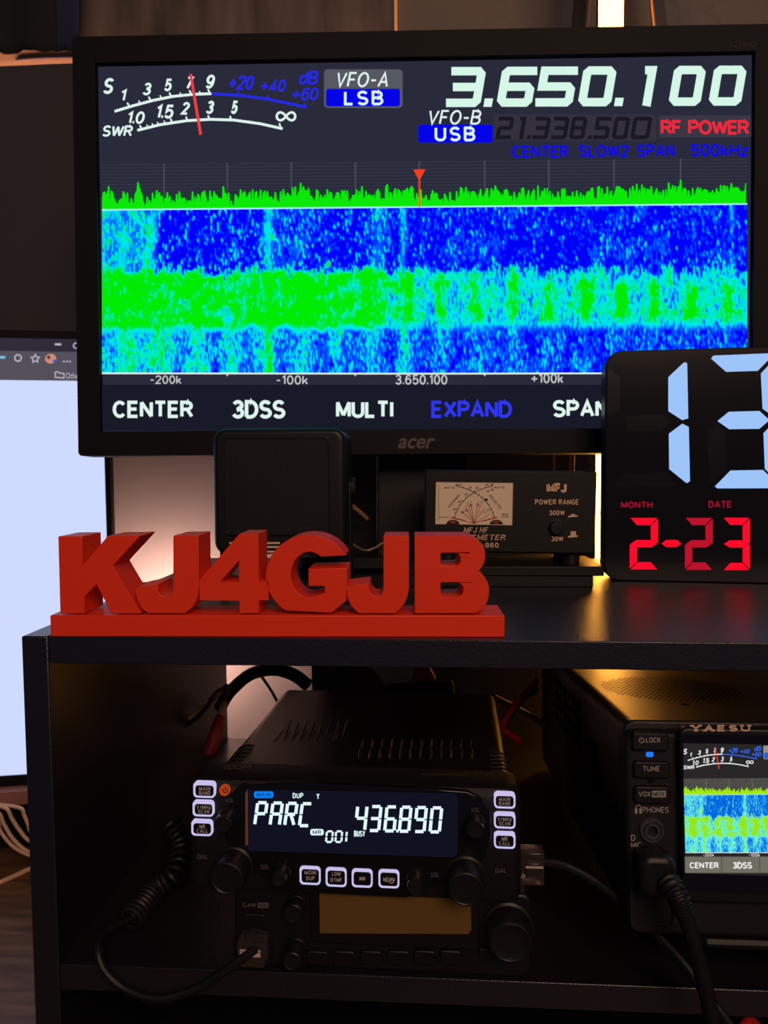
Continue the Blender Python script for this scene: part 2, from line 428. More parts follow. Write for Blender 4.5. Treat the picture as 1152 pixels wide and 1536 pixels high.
def digit(mb, d, box, wd, T, y, shear=0.17):
    """angular slanted digit with cut corners inside a pixel box"""
    x0, y0, x1, y1 = box; h = y1-y0; sx = shear*h
    hw = wd/2
    l, r, t, bt = x0+hw, x1-hw-sx, y0+hw, y1-hw; mid = (t+bt)/2; c = wd*0.33
    def S(p): return (p[0]+sx*(y1-p[1])/h, p[1])
    paths = {
     '0': [([(l+c, t), (r-c, t), (r, t+c), (r, bt-c), (r-c, bt), (l+c, bt), (l, bt-c), (l, t+c)], True)],
     '1': [([((l+r)/2-wd*0.55, t), (r, t), (r, bt+hw)], False)],
     '2': [([(l-hw, t), (r-c, t), (r, t+c), (r, mid-c), (r-c, mid), (l+c, mid), (l, mid+c), (l, bt), (r+hw, bt)], False)],
     '3': [([(l-hw, t), (r-c, t), (r, t+c), (r, bt-c), (r-c, bt), (l-hw, bt)], False), ([(l, mid), (r, mid)], False)],
     '5': [([(r+hw, t), (l, t), (l, mid), (r-c, mid), (r, mid+c), (r, bt-c), (r-c, bt), (l-hw, bt)], False)],
     '6': [([(r+hw, t), (l+c, t), (l, t+c), (l, bt-c), (l+c, bt), (r-c, bt), (r, bt-c), (r, mid+c), (r-c, mid), (l, mid)], False)],
     '8': [([(l+c, t), (r-c, t), (r, t+c), (r, bt-c), (r-c, bt), (l+c, bt), (l, bt-c), (l, t+c)], True), ([(l, mid), (r, mid)], False)],
    }
    if d == '.': mb.poly([S((x0, y1-wd)), S((x0+wd, y1-wd)), S((x0+wd, y1)), S((x0, y1))], T, y); return
    for pts, cl in paths[d]: mb.stroke([S(p) for p in pts], wd, T, y, cl)

def blur(a, sx, sy):
    def k(s):
        if s <= 0: return np.array([1.0])
        r = int(3*s)+1; g = np.exp(-0.5*(np.arange(-r, r+1)/s)**2); return g/g.sum()
    kx, ky = k(sx), k(sy)
    px, py = len(kx)//2, len(ky)//2
    p = np.pad(a, ((py, py), (px, px)), mode='wrap')
    p = np.apply_along_axis(lambda v: np.convolve(v, kx, 'valid'), 1, p)
    return np.apply_along_axis(lambda v: np.convolve(v, ky, 'valid'), 0, p)

def base_y(x): return 314.8-(x-153)*0.0091

def waterfall_values(xs, ys, mix=0.0):
    """signal level 0..1 over picture columns xs and rows ys (rows counted 310..559)"""
    X, Y = np.meshgrid(xs, ys)
    n = blur(rng.standard_normal(X.shape), 0.42, 1.6); n /= n.std()
    n2 = blur(rng.standard_normal(X.shape), 2.0, 5.0); n2 /= n2.std()
    sm = lambda a, b, t: np.clip((t-a)/(b-a), 0, 1)
    G = lambda c, s: np.exp(-0.5*((X-c)/s)**2)
    jag = n2*3+n*2.5
    top = 1-sm(399, 409, Y+jag); bot = sm(484, 497, Y+jag); midb = np.clip(1-top-bot, 0, 1)
    # upper band: deep blue, cyan at the left, streaks of carrier
    a = 0.15+0.36*(1-sm(200, 250, X))+0.05*sm(500, 480, X)
    wob = 3*np.sin(Y*0.13)
    a = a+0.30*G(226+wob-(Y-360)*0.12, 6)+0.36*G(404-3*np.sin((Y-310)*0.04), 6)+0.14*G(440, 30)+0.3*G(567, 12)+0.34*G(604, 4)+0.10*G(700, 50)+0.10*G(940, 60)+0.2*G(1097, 3)+0.12*G(1040, 4)+0.06*sm(900, 1110, X)
    a = a+(0.20-0.06*sm(600, 660, X))*np.maximum(n-0.35, -0.5)+0.10*np.maximum(n-1.3, 0)+0.05*n2
    # middle band: green at the left, cyan with green spots at the right
    g = 1.02-0.42*sm(555, 640, X)-0.10*(1-sm(160, 190, X))
    spots = np.zeros_like(X)
    for i, c in enumerate((610, 662, 716, 770, 823, 878, 931, 982, 1036, 1092)):
        spots += (0.42-(0.12 if i in (2, 3) else 0))*G(c, 7)*(np.exp(-0.5*((Y-(425+i*1.5))/13)**2)+np.exp(-0.5*((Y-468)/12)**2))
    for c in (240, 275, 335, 375, 510, 530, 590): g = g-0.20*G(c, 14)*(0.6+0.5*np.sin(Y*0.16+c))
    g = g+spots*sm(560, 620, X)+0.12*n+0.07*n2
    g = g-mix*(0.5-0.5*np.cos((X-186)/52.5*2*np.pi))
    # lower band: cyan to the left, blue to the right with bars
    c0 = 0.55-0.27*sm(250, 800, X)+0.06*(1-sm(150, 230, X))
    bars = 0.13*np.cos((X-190)/52.5*2*np.pi)*(1-0.6*sm(500, 900, X))
    lw = c0+bars+0.30*G(404, 4)+0.22*G(604, 5)+0.18*G(226, 8)+0.1*G(840, 5)+0.12*G(1090, 5)+0.13*n+0.05*n2
    return np.clip(a*top+g*midb+lw*bot, 0, 1)

def ramp(v, stops):
    p = [s[0] for s in stops]; c = np.array([lin(s[1]) for s in stops])
    return np.stack([np.interp(v, p, c[:, i]) for i in range(3)], -1)

JET = [(0.0, (0, 0, 245)), (0.22, (0, 0, 250)), (0.42, (0, 105, 255)), (0.56, (0, 225, 245)), (0.68, (0, 240, 205)), (0.80, (0, 232, 90)), (0.88, (0, 232, 0)), (1, (0, 236, 0))]
JET2 = [(0.0, (0, 95, 215)), (0.22, (0, 110, 225)), (0.42, (40, 150, 240)), (0.56, (90, 235, 245)), (0.68, (110, 245, 215)), (0.80, (120, 235, 90)), (0.88, (150, 232, 10)), (1, (150, 232, 10))]

def waterfall(T, Q, parent, x0, x1, nx, ny, stops, mix=0.0):
    xs = np.linspace(x0, x1, nx+1); ys = np.linspace(310, 559, ny+1)
    V = waterfall_values(xs, ys, mix); C = ramp(V, stops)
    vs = []
    for j, yy in enumerate(ys):
        f = j/ny
        for xx in xs:
            yp = (base_y(xx)+1)*(1-f)+559.3*f
            vs.append(tuple(T(*Q(xx, yp), -0.0002)))
    k = nx+1
    fs = [(j*k+i, j*k+i+1, (j+1)*k+i+1, (j+1)*k+i) for j in range(ny) for i in range(nx)]
    me = bpy.data.meshes.new('waterfall'); me.from_pydata(vs, [], fs)
    ca = me.color_attributes.new('col', 'FLOAT_COLOR', 'POINT')
    ca.data.foreach_set('color', np.concatenate([C.reshape(-1, 3), np.ones((C.shape[0]*C.shape[1], 1))], 1).astype(np.float32).ravel())
    me.materials.append(attr_glow())
    o = bpy.data.objects.new('waterfall', me); COL.objects.link(o); o.parent = parent
    return o

def panadapter(T, Q, s, parent, pal, xmax, nx, ny, big):
    """the radio's display picture; Q maps the big screen's pixels to this screen's, s its scale"""
    T0 = T
    def TT(px, py, y=0.0): return T0(*Q(px, py), y)
    white, blue, bluebox, green, gdark = pal['white'], pal['blue'], pal['bluebox'], pal['green'], pal['gdark']
    e = -0.0002
    # S meter
    mb = MB().use(white)
    B, I = 0.018, 0.22
    for t, bx in (('S', (153, 117, 173, 141)), ('1', (179, 134, 191, 152)), ('3', (213, 124, 229, 143)), ('5', (245, 118, 260, 137)), ('7', (277, 115, 291, 134)), ('9', (307, 112, 324, 133)),
                  ('1.0', (189, 167, 219, 186)), ('1.5', (232, 157, 263, 178)), ('2', (271, 153, 286, 172)), ('3', (308, 151, 323, 171)), ('5', (345, 151, 359, 171)), ('SWR', (152, 188, 201, 205))):
        mb.sans(t, bx, TT, e*2, 0.18, I, 0.14)
    up = [(172, 167), (200, 158.5), (230, 150.5), (260, 144.5), (290, 141.5), (317, 140.5)]
    mb.stroke(up, 4, TT, e)
    for x, y in ((194, 160), (226, 151), (257, 145), (287, 141.5), (315, 140)):
        mb.stroke([(x, y), (x-3, y-6)], 2.5, TT, e*1.2)
    for x, y in ((210, 155), (242, 147), (272, 143), (301, 141)): mb.stroke([(x, y), (x-2, y-4)], 2, TT, e*1.2)
    lo = [(206, 195.5), (240, 187), (280, 181), (315, 179), (350, 180), (390, 185.5), (424, 193)]
    mb.stroke(lo, 4, TT, e)
    for x, y in ((212, 194), (258, 184), (281, 181), (314, 179), (347, 180), (421, 191)): mb.stroke([(x, y), (x-2, y-6)], 2.5, TT, e*1.2)
    for x, y in ((222, 191), (230, 189), (238, 187), (248, 185)): mb.stroke([(x, y), (x-2, y-4)], 1.8, TT, e*1.2)
    inf = []
    for k in range(28):
        a = 2*math.pi*k/28; d = 1+math.sin(a)**2
        inf.append((429+14*math.cos(a)/d, 174.5+17*math.sin(a)*math.cos(a)/d))
    mb.stroke(inf, 3.4, TT, e, True)
    mb.use(blue)
    mb.stroke([(318, 140.5), (360, 143), (400, 148.5), (440, 156.5), (460, 161)], 4, TT, e)
    for x, y in ((357, 142), (402, 148), (456, 160)): mb.stroke([(x, y), (x+1, y-5)], 2.5, TT, e*1.2)
    for t, bx in (('+20', (340, 113, 383, 135)), ('+40', (388, 119, 431, 138)), ('dB', (447, 106, 480, 127)), ('+60', (435, 131, 480, 151))):
        mb.sans(t, bx, TT, e*2, 0.165, I, 0.16)
    mb.use(pal['red']).stroke([(286, 111), (301, 202)], 4.2, TT, e*3)
    mb.build('s_meter', None, parent, smooth=False)
    # VFO badges and frequency
    mb = MB().use(pal['badge']); mb.rect(486, 104, 604, 162, TT, e, 6)
    if big: mb.use(glow((70, 70, 82))).rect(490, 132, 600, 160, TT, e*1.5, 2)
    mb.use(bluebox).rect(489, 133.5, 600, 159.5, TT, e*2, 4)
    mb.use(white).sans('VFO-A', (502, 108, 586, 131), TT, e*3, 0.13, 0.2, 0.2); mb.sans('LSB', (516, 136, 575, 158), TT, e*3, 0.17, 0, 0.3)
    mb.build('mode_badge', None, parent, smooth=False)
    if big:
        mb = MB().use(bluebox); mb.rect(627, 187, 739, 214, TT, e, 4)
        mb.use(white).sans('USB', (652, 190, 713, 212), TT, e*3, 0.17, 0, 0.3); mb.sans('VFO-B', (640, 165, 724, 187), TT, e*3, 0.13, 0.2, 0.2)
        mb.build('mode_badge', None, parent, smooth=False)
        mb = MB().use(glow((214, 246, 232)))
        for d, x0, x1 in (('3', 668, 734), ('.', 725, 0), ('6', 744, 811), ('5', 802, 872), ('0', 866, 930), ('.', 921, 0), ('1', 955, 990), ('0', 1002, 1064), ('0', 1062, 1125)):
            yb = 160.5-(x0-668)*0.0052; digit(mb, d, (x0, yb-60, x1-4, yb), 12.5, TT, e)
        mb.build('frequency_readout', None, parent, smooth=False)
        mb = MB().use(glow((52, 49, 60))); mb.rect(741, 172, 984, 211, TT, e*0.5, 3)
        mb.use(glow((25, 24, 36)))
        xs = (743, 772, 790, 798, 826, 853, 881, 889, 917, 945); ws = (29, 18, 0, 29, 29, 29, 0, 29, 29, 34)
        for d, x0, wd in zip('21.338.500', xs, ws): digit(mb, d, (x0, 175, x0+wd, 209), 6, TT, e)
        mb.build('standby_readout', None, parent, smooth=False)
        mb = MB().use(glow((58, 54, 68))); mb.rect(988, 173, 1127, 206, TT, e, 3)
        mb.use(glow((240, 40, 60))).sans('RF POWER', (991, 180, 1124, 202), TT, e*2, 0.19, 0, 0.1)
        mb.build('power_badge', None, parent, smooth=False)
        mb = MB().use(glow((14, 8, 236)))
        for t, bx in (('CENTER', (768, 218, 853, 237)), ('SLOW2', (868, 217, 943, 236)), ('SPAN', (955, 216.5, 1012, 235.5)), ('500kHz', (1036, 215.5, 1122, 235))):
            mb.sans(t, bx, TT, e, 0.165, 0, 0.2)
        mb.build('span_lettering', None, parent, smooth=False)
    # spectrum grid and trace
    mb = MB().use(pal['grid'])
    for k in range(12): mb.stroke([(153, 248+k*5-1), (xmax, 248+k*5-(xmax-153)*0.0091)], pal['gw'], TT, e*0.5)
    mb.use(pal['grid2'])
    for x in (246, 341, 437, 533, 629, 727, 823, 921, 1021):
        if x < xmax: mb.stroke([(x, 246-(x-153)*0.009), (x, base_y(x))], 2.0, TT, e*0.7)
    mb.build('spectrum_grid', None, parent, smooth=False)
    mb = MB()
    xs = np.arange(153, xmax, 2.0)
    q = rng.random(len(xs)); h1 = 9+20*q**1.1
    q2 = np.convolve(rng.standard_normal(len(xs)), np.ones(5)/5, 'same'); h1 = np.clip(h1+q2*6, 4, 40)
    for c, a, s_ in ((160, 12, 3), (207, 15, 4), (404, 7, 4), (452, 9, 3), (543, 9, 3), (580, 14, 1.5), (884, 8, 4), (1020, 7, 5), (1095, 8, 6), (335, 6, 3)):
        h1 += a*np.exp(-0.5*((xs-c)/s_)**2)
    mb.use(gdark)
    for i in range(len(xs)-1):
        x = xs[i]; hh = max(h1[max(i-2, 0):i+3])*1.04+2
        mb.poly([(x, base_y(x)-hh*0.85), (x+2, base_y(x)-hh*0.85), (x+2, base_y(x)), (x, base_y(x))], TT, e*1.0)
    mb.use(green)
    for i in range(len(xs)-1):
        x = xs[i]; mb.poly([(x, base_y(x)-h1[i]), (x+1.0, base_y(x)-max(h1[i], h1[i+1])*0.98), (x+2, base_y(x)-h1[i+1]), (x+2, base_y(x)), (x, base_y(x))], TT, e*1.5)
    if big:
        mb.use(glow((250, 60, 30))); mb.poly([(620, 254.5), (638, 254), (629, 271)], TT, e*3); mb.stroke([(629, 268), (629.3, base_y(629))], 2.6, TT, e*2.5)
    mb.build('spectrum_trace', None, parent, smooth=False)
    waterfall(T0, Q, parent, 153, xmax, nx, ny, pal['jet'], 0.0 if big else 0.26)
    mb = MB().use(glow((165, 240, 238))); mb.stroke([(153, base_y(153)), (xmax, base_y(xmax))], 2.2, TT, e*2.5)
    mb.use(white).stroke([(153, 560), (640, 560.6), (xmax, 559.5)], 2.4, TT, e*2)
    mb.use(pal['axis'])
    for t, bx in (('-200k', (225, 563, 272, 576)), ('-100k', (414, 563, 462, 577)), ('3.650.100', (593, 562, 671, 577)), ('+100k', (796, 560, 845, 575))):
        if bx[2] < xmax: mb.sans(t, bx, TT, e, 0.15, 0, 0.2)
    for x in (341, 533, 727):
        if x < xmax: mb.stroke([(x, 560), (x, 564)], 2.5, TT, e)
    mb.build('frequency_axis', None, parent, smooth=False)
    # soft keys
    mb = MB().use(pal['keybg'])
    if big: mb.rect(152, 577, 1122, 646, TT, e*0.5)
    else:
        x = 150
        for wd in (153, 158, 160):
            mb.rect(x, 577, x+wd-2, 646, TT, e*0.5); x += wd
    for t, bx, cl in (('CENTER', (169, 601, 290, 627), white), ('3DSS', (348, 600, 428, 628), white), ('MULTI', (504, 601, 590, 627), white), ('EXPAND', (647, 601, 768, 627), glow((45, 55, 240))), ('SPAN', (829, 600, 913, 626), white)):
        if bx[2] < xmax+60: mb.use(cl).sans(t, bx, TT, e*1.5, 0.19, 0, 0.17)
    mb.build('soft_keys', None, parent, smooth=False)

PAL_BIG = dict(white=glow((222, 244, 236)), blue=glow((38, 42, 228)), bluebox=glow((4, 4, 232)), green=glow((12, 232, 8)), gdark=glow((22, 70, 45)),
               red=glow((238, 62, 66)), badge=glow((88, 88, 98)), grid=glow((54, 56, 72)), grid2=glow((74, 76, 92)), gw=1.2, axis=glow((190, 196, 196)), keybg=glow((25, 26, 39)), jet=JET)
panadapter(TM, lambda a, b: (a, b), 1.0, scr, PAL_BIG, 1121, 484, 160, True)
MB().use(PRINT_DIM).text('acer', (597, 657, 653, 673), TM, -0.0048, 0.02, 0.3, 1.0).build('lettering', None, mon, smooth=False)
legend(mon, [('V226HQL', (1094, 63, 1137, 71))], TM, -0.0048, pbr('faint_print', (0.03, 0.026, 0.024), 0.6), 0.1)
# the stand: neck and flat foot on the shelf
I = MM.inverted()
nb = I @ Vector((0.205, 0.255, 0.006))
MB().prism([(-0.035, 0.02), (0.035, 0.02), (0.036, nb.z), (-0.036, nb.z)], 0.036, 0.052).build('stand_neck', PLASTIC, mon, 0.002)
MB().prism_along(rrect(-0.10, 0.10, 0.0, 0.06, 0.02), 'z', nb.z-0.005, nb.z+0.004).build('stand_foot', PLASTIC, mon, 0.001)

# ------------------------------------------------------------------ orange call-sign
SIGN = pose(at_z(75, 955.5, 0) + Vector((0, 0.0005, 0)), 1.9)
TS = face(SIGN)
sg = thing('name_sign', 'bright orange three-dimensional KJ4GJB letters on a bar at the shelf edge', 'sign', SIGN)
e0 = TS(757, 955, 0.0)
BL, BH, BD = e0.x, 0.0102, 0.026
MB().box(0, BL, 0, BD, 0, BH).build('base', ORANGE, sg, 0.0005)
def scaled(pts, ox, oy, s): return [(ox+x/s, oy+y/s) for x, y in pts]
def arc(cx, cy, rx, ry, a0, a1, n=14):
    return [(cx+rx*math.cos(math.radians(a0+(a1-a0)*i/n)), cy-ry*math.sin(math.radians(a0+(a1-a0)*i/n))) for i in range(n+1)]
K = scaled([(130,118),(302,117),(308,322),(488,115),(722,113),(522,330),(728,674),(515,674),(405,465),(320,550),(322,674),(145,674)], 60, 780, 4.8)
J1 = scaled([(527,785),(708,783),(712,1150),(708,1205),(690,1260),(660,1305),(612,1345),(345,1345),(300,1310),(270,1255),(255,1200),(253,1160),(415,1132),(417,1180),(428,1205),(450,1222),(480,1227),(508,1218),(523,1195),(527,1160)], 150, 640, 4.8)
F4 = scaled([(440,92),(565,92),(568,410),(632,410),(632,533),(568,533),(568,619),(440,619),(440,535),(175,533),(172,402)], 260, 780, 4.43)
F4H = scaled([(437,268),(437,410),(310,410)], 260, 780, 4.43)
G = arc(463, 864, 64.5, 61.5, 30, 238, 30)+[(497, 919.5), (519.5, 901.5), (520.7, 852), (462.5, 853), (462.5, 879), (487, 879), (487, 889.5)]+arc(464, 862, 27.5, 34, 285, 52, 24)
J2 = scaled([(310,98),(467,98),(467,420),(460,465),(440,515),(412,550),(383,577),(158,577),(128,552),(100,515),(84,470),(82,408),(220,389),(222,425),(232,450),(250,467),(278,471),(298,460),(309,430)], 500, 780, 4.114)
def bez(p0, p1, p2, p3, n=10):
    out = []
    for i in range(n+1):
        t = i/n; a = (1-t)**3; b_ = 3*t*(1-t)**2; c = 3*t*t*(1-t); d = t**3
        out.append((a*p0[0]+b_*p1[0]+c*p2[0]+d*p3[0], a*p0[1]+b_*p1[1]+c*p2[1]+d*p3[1]))
    return out
Bc = [(501, 98)]+bez((790, 98), (885, 98), (938, 145), (938, 215))+bez((938, 215), (938, 265), (920, 298), (889, 317))[1:]+bez((889, 317), (935, 340), (962, 385), (962, 435))[1:]+bez((962, 435), (962, 510), (930, 555), (872, 577))[1:]+[(502, 577)]
Bo = scaled(Bc, 500, 780, 4.114)
Bh1 = scaled([(662, 203), (755, 203)]+bez((755, 203), (795, 206), (795, 280), (755, 283), 8)[1:]+[(662, 283)], 500, 780, 4.114)
Bh2 = scaled([(662, 386), (765, 386)]+bez((765, 386), (815, 390), (815, 470), (765, 475), 8)[1:]+[(662, 475)], 500, 780, 4.114)
LY = 0.0008
for outl, holes in ((K, []), (J1, []), (F4, [F4H]), (G, []), (J2, []), (Bo, [Bh1, Bh2])):
    P = [(TS(a, b_, LY).x, TS(a, b_, LY).z) for a, b_ in outl]
    P = [(x, max(z, BH-0.0003)) for x, z in P]
    H = [[(TS(a, b_, LY).x, TS(a, b_, LY).z) for a, b_ in h] for h in holes]
    MB().prism(P, LY, LY+0.0215, H).build('letter', ORANGE, sg, 0.0003)

# ------------------------------------------------------------------ shelf-top speaker
SPM = pose(at(419, 830, 0.127), 0.5, 1.0)
TSP = face(SPM)
sp = thing('desktop_speaker', 'small square black speaker with a perforated grille behind the orange letters', 'speaker', SPM)
a = TSP(318, 643); b2 = TSP(519, 832)
MB().prism(rrect(a.x, b2.x, b2.z, a.z, 0.008, 8), 0, 0.045).build('housing', PLASTIC, sp, 0.0035, 4)
a1 = TSP(334, 656); b1 = TSP(496, 803)
mb = MB().prism(rrect(a1.x, b1.x, b1.z, a1.z, 0.004, 5), -0.0012, 0.0002, [rrect(a1.x+0.001, b1.x-0.001, b1.z+0.001, a1.z-0.001, 0.003, 5)])
mb.build('grille_rim', PLASTIC, sp, 0.0004)
GR = pbr('perforated_grille', (0.004, 0.0035, 0.0045), 0.6)
nt = GR.node_tree; tc = nt.nodes['Texture Coordinate']
vo = nt.nodes.new('ShaderNodeTexVoronoi'); vo.inputs['Scale'].default_value = 900; vo.inputs['Randomness'].default_value = 0.0
bp = nt.nodes.new('ShaderNodeBump'); bp.inputs['Strength'].default_value = 0.45; bp.inputs['Distance'].default_value = 0.0008
nt.links.new(tc.outputs['Object'], vo.inputs['Vector']); nt.links.new(vo.outputs['Distance'], bp.inputs['Height']); nt.links.new(bp.outputs[0], nt.nodes['Principled BSDF'].inputs['Normal'])
MB().prism(rrect(a1.x+0.0008, b1.x-0.0008, b1.z+0.0008, a1.z-0.0008, 0.003, 5), -0.0005, 0.0002).build('grille', GR, sp)
mb = MB().use(PRINT_TAN)
for y_ in (813, 819, 826): mb.rect(344, y_, 420, y_+3, TSP, -0.0003)
mb.build('name_strip', None, sp, smooth=False)
zb = -(SPM.translation.z)
cz = (a.z+b2.z)/2
for s, x in ((-1, a.x-0.0005), (1, b2.x+0.0005)):
    k = MB(); pts = [(0.0005, 0), (0.006, 0), (0.0062, 0.002*1), (0.0062, 0.006), (0.0045, 0.0065), (0.0005, 0.0065)]
    vs = []; n = 20; fs = []
    for r_, d in pts:
        for i in range(n):
            an = 2*math.pi*i/n; vs.append((x+s*d*0.55, 0.026+r_*math.cos(an), cz+0.0015+r_*1.2*math.sin(an)))
    for q in range(len(pts)-1):
        for i in range(n): fs.append((q*n+i, q*n+(i+1) % n, (q+1)*n+(i+1) % n, (q+1)*n+i))
    fs += [tuple(range(n)), tuple(range((len(pts)-1)*n, len(pts)*n))]
    k.add(vs, fs).build('knob', RUBBER, sp)
mb = MB()
x0, x1 = a.x-0.0012, b2.x+0.0012
mb.box(x0, x0+0.001, 0.018, 0.034, zb, cz+0.006); mb.box(x1-0.001, x1, 0.018, 0.034, zb, cz+0.006); mb.box(x0, x1, 0.018, 0.034, zb, zb+0.0012)
mb.build('bracket', METAL_BLACK, sp, 0.0003)

# ------------------------------------------------------------------ wattmeter on its flat base box
bc = at_z(897, 881, 0)
BY = bc.y
bl = at(690, 881, BY)
bs = thing('base_box', 'flat two-tier black box lying under the wattmeter on the shelf', 'box', pose((bc.x, BY, 0), 0.5))
MB().box(-0.125, -0.003, 0, 0.052, 0, 0.0075).build('lower_tier', PLASTIC, bs, 0.0006)
MB().box(-0.128, 0.0035, -0.0015, 0.055, 0.0075, 0.0138).build('upper_tier', PLASTIC, bs, 0.0006)
WMM = pose(at(893, 832, BY+0.004), 0.5, 0.0, -0.9)
TW = face(WMM)
wm = thing('wattmeter', 'black wattmeter box with a cream cross-needle dial on its left and a round push button', 'wattmeter', WMM)
tl = TW(637, 712); tr = TW(893, 707)
Wd, Hh = tl.x, tr.z
MB().box(Wd, 0, 0.0015, 0.052, 0.0, Hh).build('cover', METER_BLACK, wm, 0.001)
fp = rrect(Wd+0.001, -0.0015, 0.0012, Hh-0.0015, 0.001, 3)
d0 = TW(654, 722); d1 = TW(769, 788)
MB().prism(fp, 0, 0.003, [[(d0.x, d1.z), (d1.x, d1.z), (d1.x, d0.z), (d0.x, d0.z)]]).build('front_panel', METER_BLACK, wm)
dx0, dz0 = TW(893, 832).x, 0
for fx in (Wd+0.016, -0.014):
    for fy in (0.010, 0.042):
        MB().prism_along([(fx+0.006*math.cos(t*math.pi/8), fy+0.006*math.sin(t*math.pi/8)) for t in range(16)], 'z', 0.0138-WMM.translation.z, 0.0006).build('foot', RUBBER, wm)
DIAL = pbr('cream_dial_card', (0.78, 0.64, 0.46), 0.55)
INK = pbr('black_ink', (0.02, 0.015, 0.015), 0.6); REDINK = pbr('red_ink', (0.5, 0.05, 0.04), 0.6)
dl = MB().box(d0.x-0.0003, d1.x+0.0003, 0.0011, 0.0014, d1.z-0.0003, d0.z+0.0003).build('dial', DIAL, wm, smooth=False)
ye = 0.0009
mb = MB().use(INK)
L = lambda x, y: (620+x/3.84, 690+y/3.84)
mb.stroke([L(*p) for p in bez((238, 332), (255, 250), (330, 175), (455, 150), 16)], 0.9, TW, ye)
mb.stroke([L(*p) for p in bez((465, 332), (450, 250), (375, 175), (250, 150), 16)], 0.9, TW, ye)
for k in range(11):
    t = k/10; p = bez((238, 332), (255, 250), (330, 175), (455, 150), 10)[k]; q = bez((465, 332), (450, 250), (375, 175), (250, 150), 10)[k]
    mb.stroke([L(p[0]-6, p[1]-8), L(p[0]+2, p[1]+2)], 0.7, TW, ye); mb.stroke([L(q[0]+6, q[1]-8), L(q[0]-2, q[1]+2)], 0.7, TW, ye)
for t, x, y in (('50', 238, 283), ('60', 265, 240), ('80', 307, 198), ('100', 327, 158), ('2', 365, 160), ('4', 428, 180), ('6', 455, 170), ('1', 420, 228), ('1.5', 395, 240), ('3', 330, 262), ('2', 372, 258), ('5', 305, 290), ('8', 283, 300), ('1.2', 408, 300), ('10', 430, 288), ('20', 250, 142), ('30', 272, 142), ('200', 425, 142), ('300', 455, 140)):
    mb.text(t, (*L(x-9, y-6), *L(x+9, y+6)), TW, ye)
mb.sans('WATTS', (*L(180, 153), *L(238, 165)), TW, ye); mb.sans('WATTS', (*L(467, 152), *L(525, 164)), TW, ye)
def slant(t, p, q, hgt):
    v, f = text_geo(t, 0.0, 0.0, 1.1); d = Vector((q[0]-p[0], q[1]-p[1])); nn = Vector((d.y, -d.x)).normalized()
    mb.add([TW(*L(p[0]+d.x*a_+nn.x*hgt*b_, p[1]+d.y*a_+nn.y*hgt*b_), ye) for a_, b_ in v], f)
slant('FORWARD', (210, 275), (270, 205), 14); slant('REFLECTED', (437, 208), (500, 285), 14)
mb.text('FORWARD', (*L(150, 326), *L(205, 333)), TW, ye); mb.text('PEAK', (*L(510, 308), *L(548, 318)), TW, ye); mb.text('LEVEL', (*L(510, 322), *L(550, 331)), TW, ye)
mb.stroke([L(146, 142), L(146, 352)], 0.5, TW, ye)
mb.use(REDINK)
for q in ((285, 300), (300, 265), (312, 240), (330, 235), (372, 238), (392, 250), (410, 275), (440, 312), (470, 330), (230, 330)):
    mb.stroke([L(350, 366), L(*q)], 0.7, TW, ye)
mb.stroke([L(215, 330), L(300, 350)], 1.6, TW, ye); mb.stroke([L(485, 330), L(395, 352)], 1.6, TW, ye)
mb.build('dial_scale', None, dl, smooth=False)
for x in (228, 478):
    pts = [L(x+38*math.cos(math.pi*i/14), 370-26*math.sin(math.pi*i/14)) for i in range(15)]
    MB().use(INK).poly(pts, TW, 0.0007).use(pbr('amber_jewel', (0.35, 0.05, 0.02), 0.2)).poly([L(x+16*math.cos(2*math.pi*i/14), 358-9*math.sin(2*math.pi*i/14)) for i in range(14)], TW, 0.0004).build('needle_pivot', None, dl, smooth=False)
mb = MB().use(PRINT_TAN)
y_ = -0.0002
legend(wm, [('MFJ', (820, 724.5, 850, 739))], TW, y_, PRINT_TAN, 0.27, gap=0.12)
legend(wm, [('POWER RANGE', (802.5, 749, 868, 757)), ('300W', (824, 765.5, 847, 773)), ('30W', (827, 804.5, 845, 812)), ('MFJ-860', (700, 814, 748, 821.5))], TW, y_, PRINT_TAN, 0.17)
legend(wm, [('MFJ HF', (695, 791, 733, 799)), ('WATTMETER', (676, 802, 759, 810))], TW, y_, PRINT_TAN, 0.15, shear=0.22, serif=0.1)
mb.poly([(852, 776), (866.5, 775), (866.5, 773), (863, 773), (862, 771), (857, 771), (856, 773.5), (852, 774)], TW, y_)
mb.poly([(852, 806.5), (866.5, 805.5), (866.5, 803), (864, 803), (864, 797), (856, 797), (856, 803.5), (852, 804)], TW, y_)
mb.build('switch_symbols', None, wm, smooth=False)
c = TW(834, 790.5)
MB().lathe([(0.0050, 0.0005), (0.0050, -0.001), (0.0044, -0.0012), (0.0044, -0.004), (0.0040, -0.0045), (0.0005, -0.0046)], c.x, c.z, 24).build('push_button', RUBBER, wm)

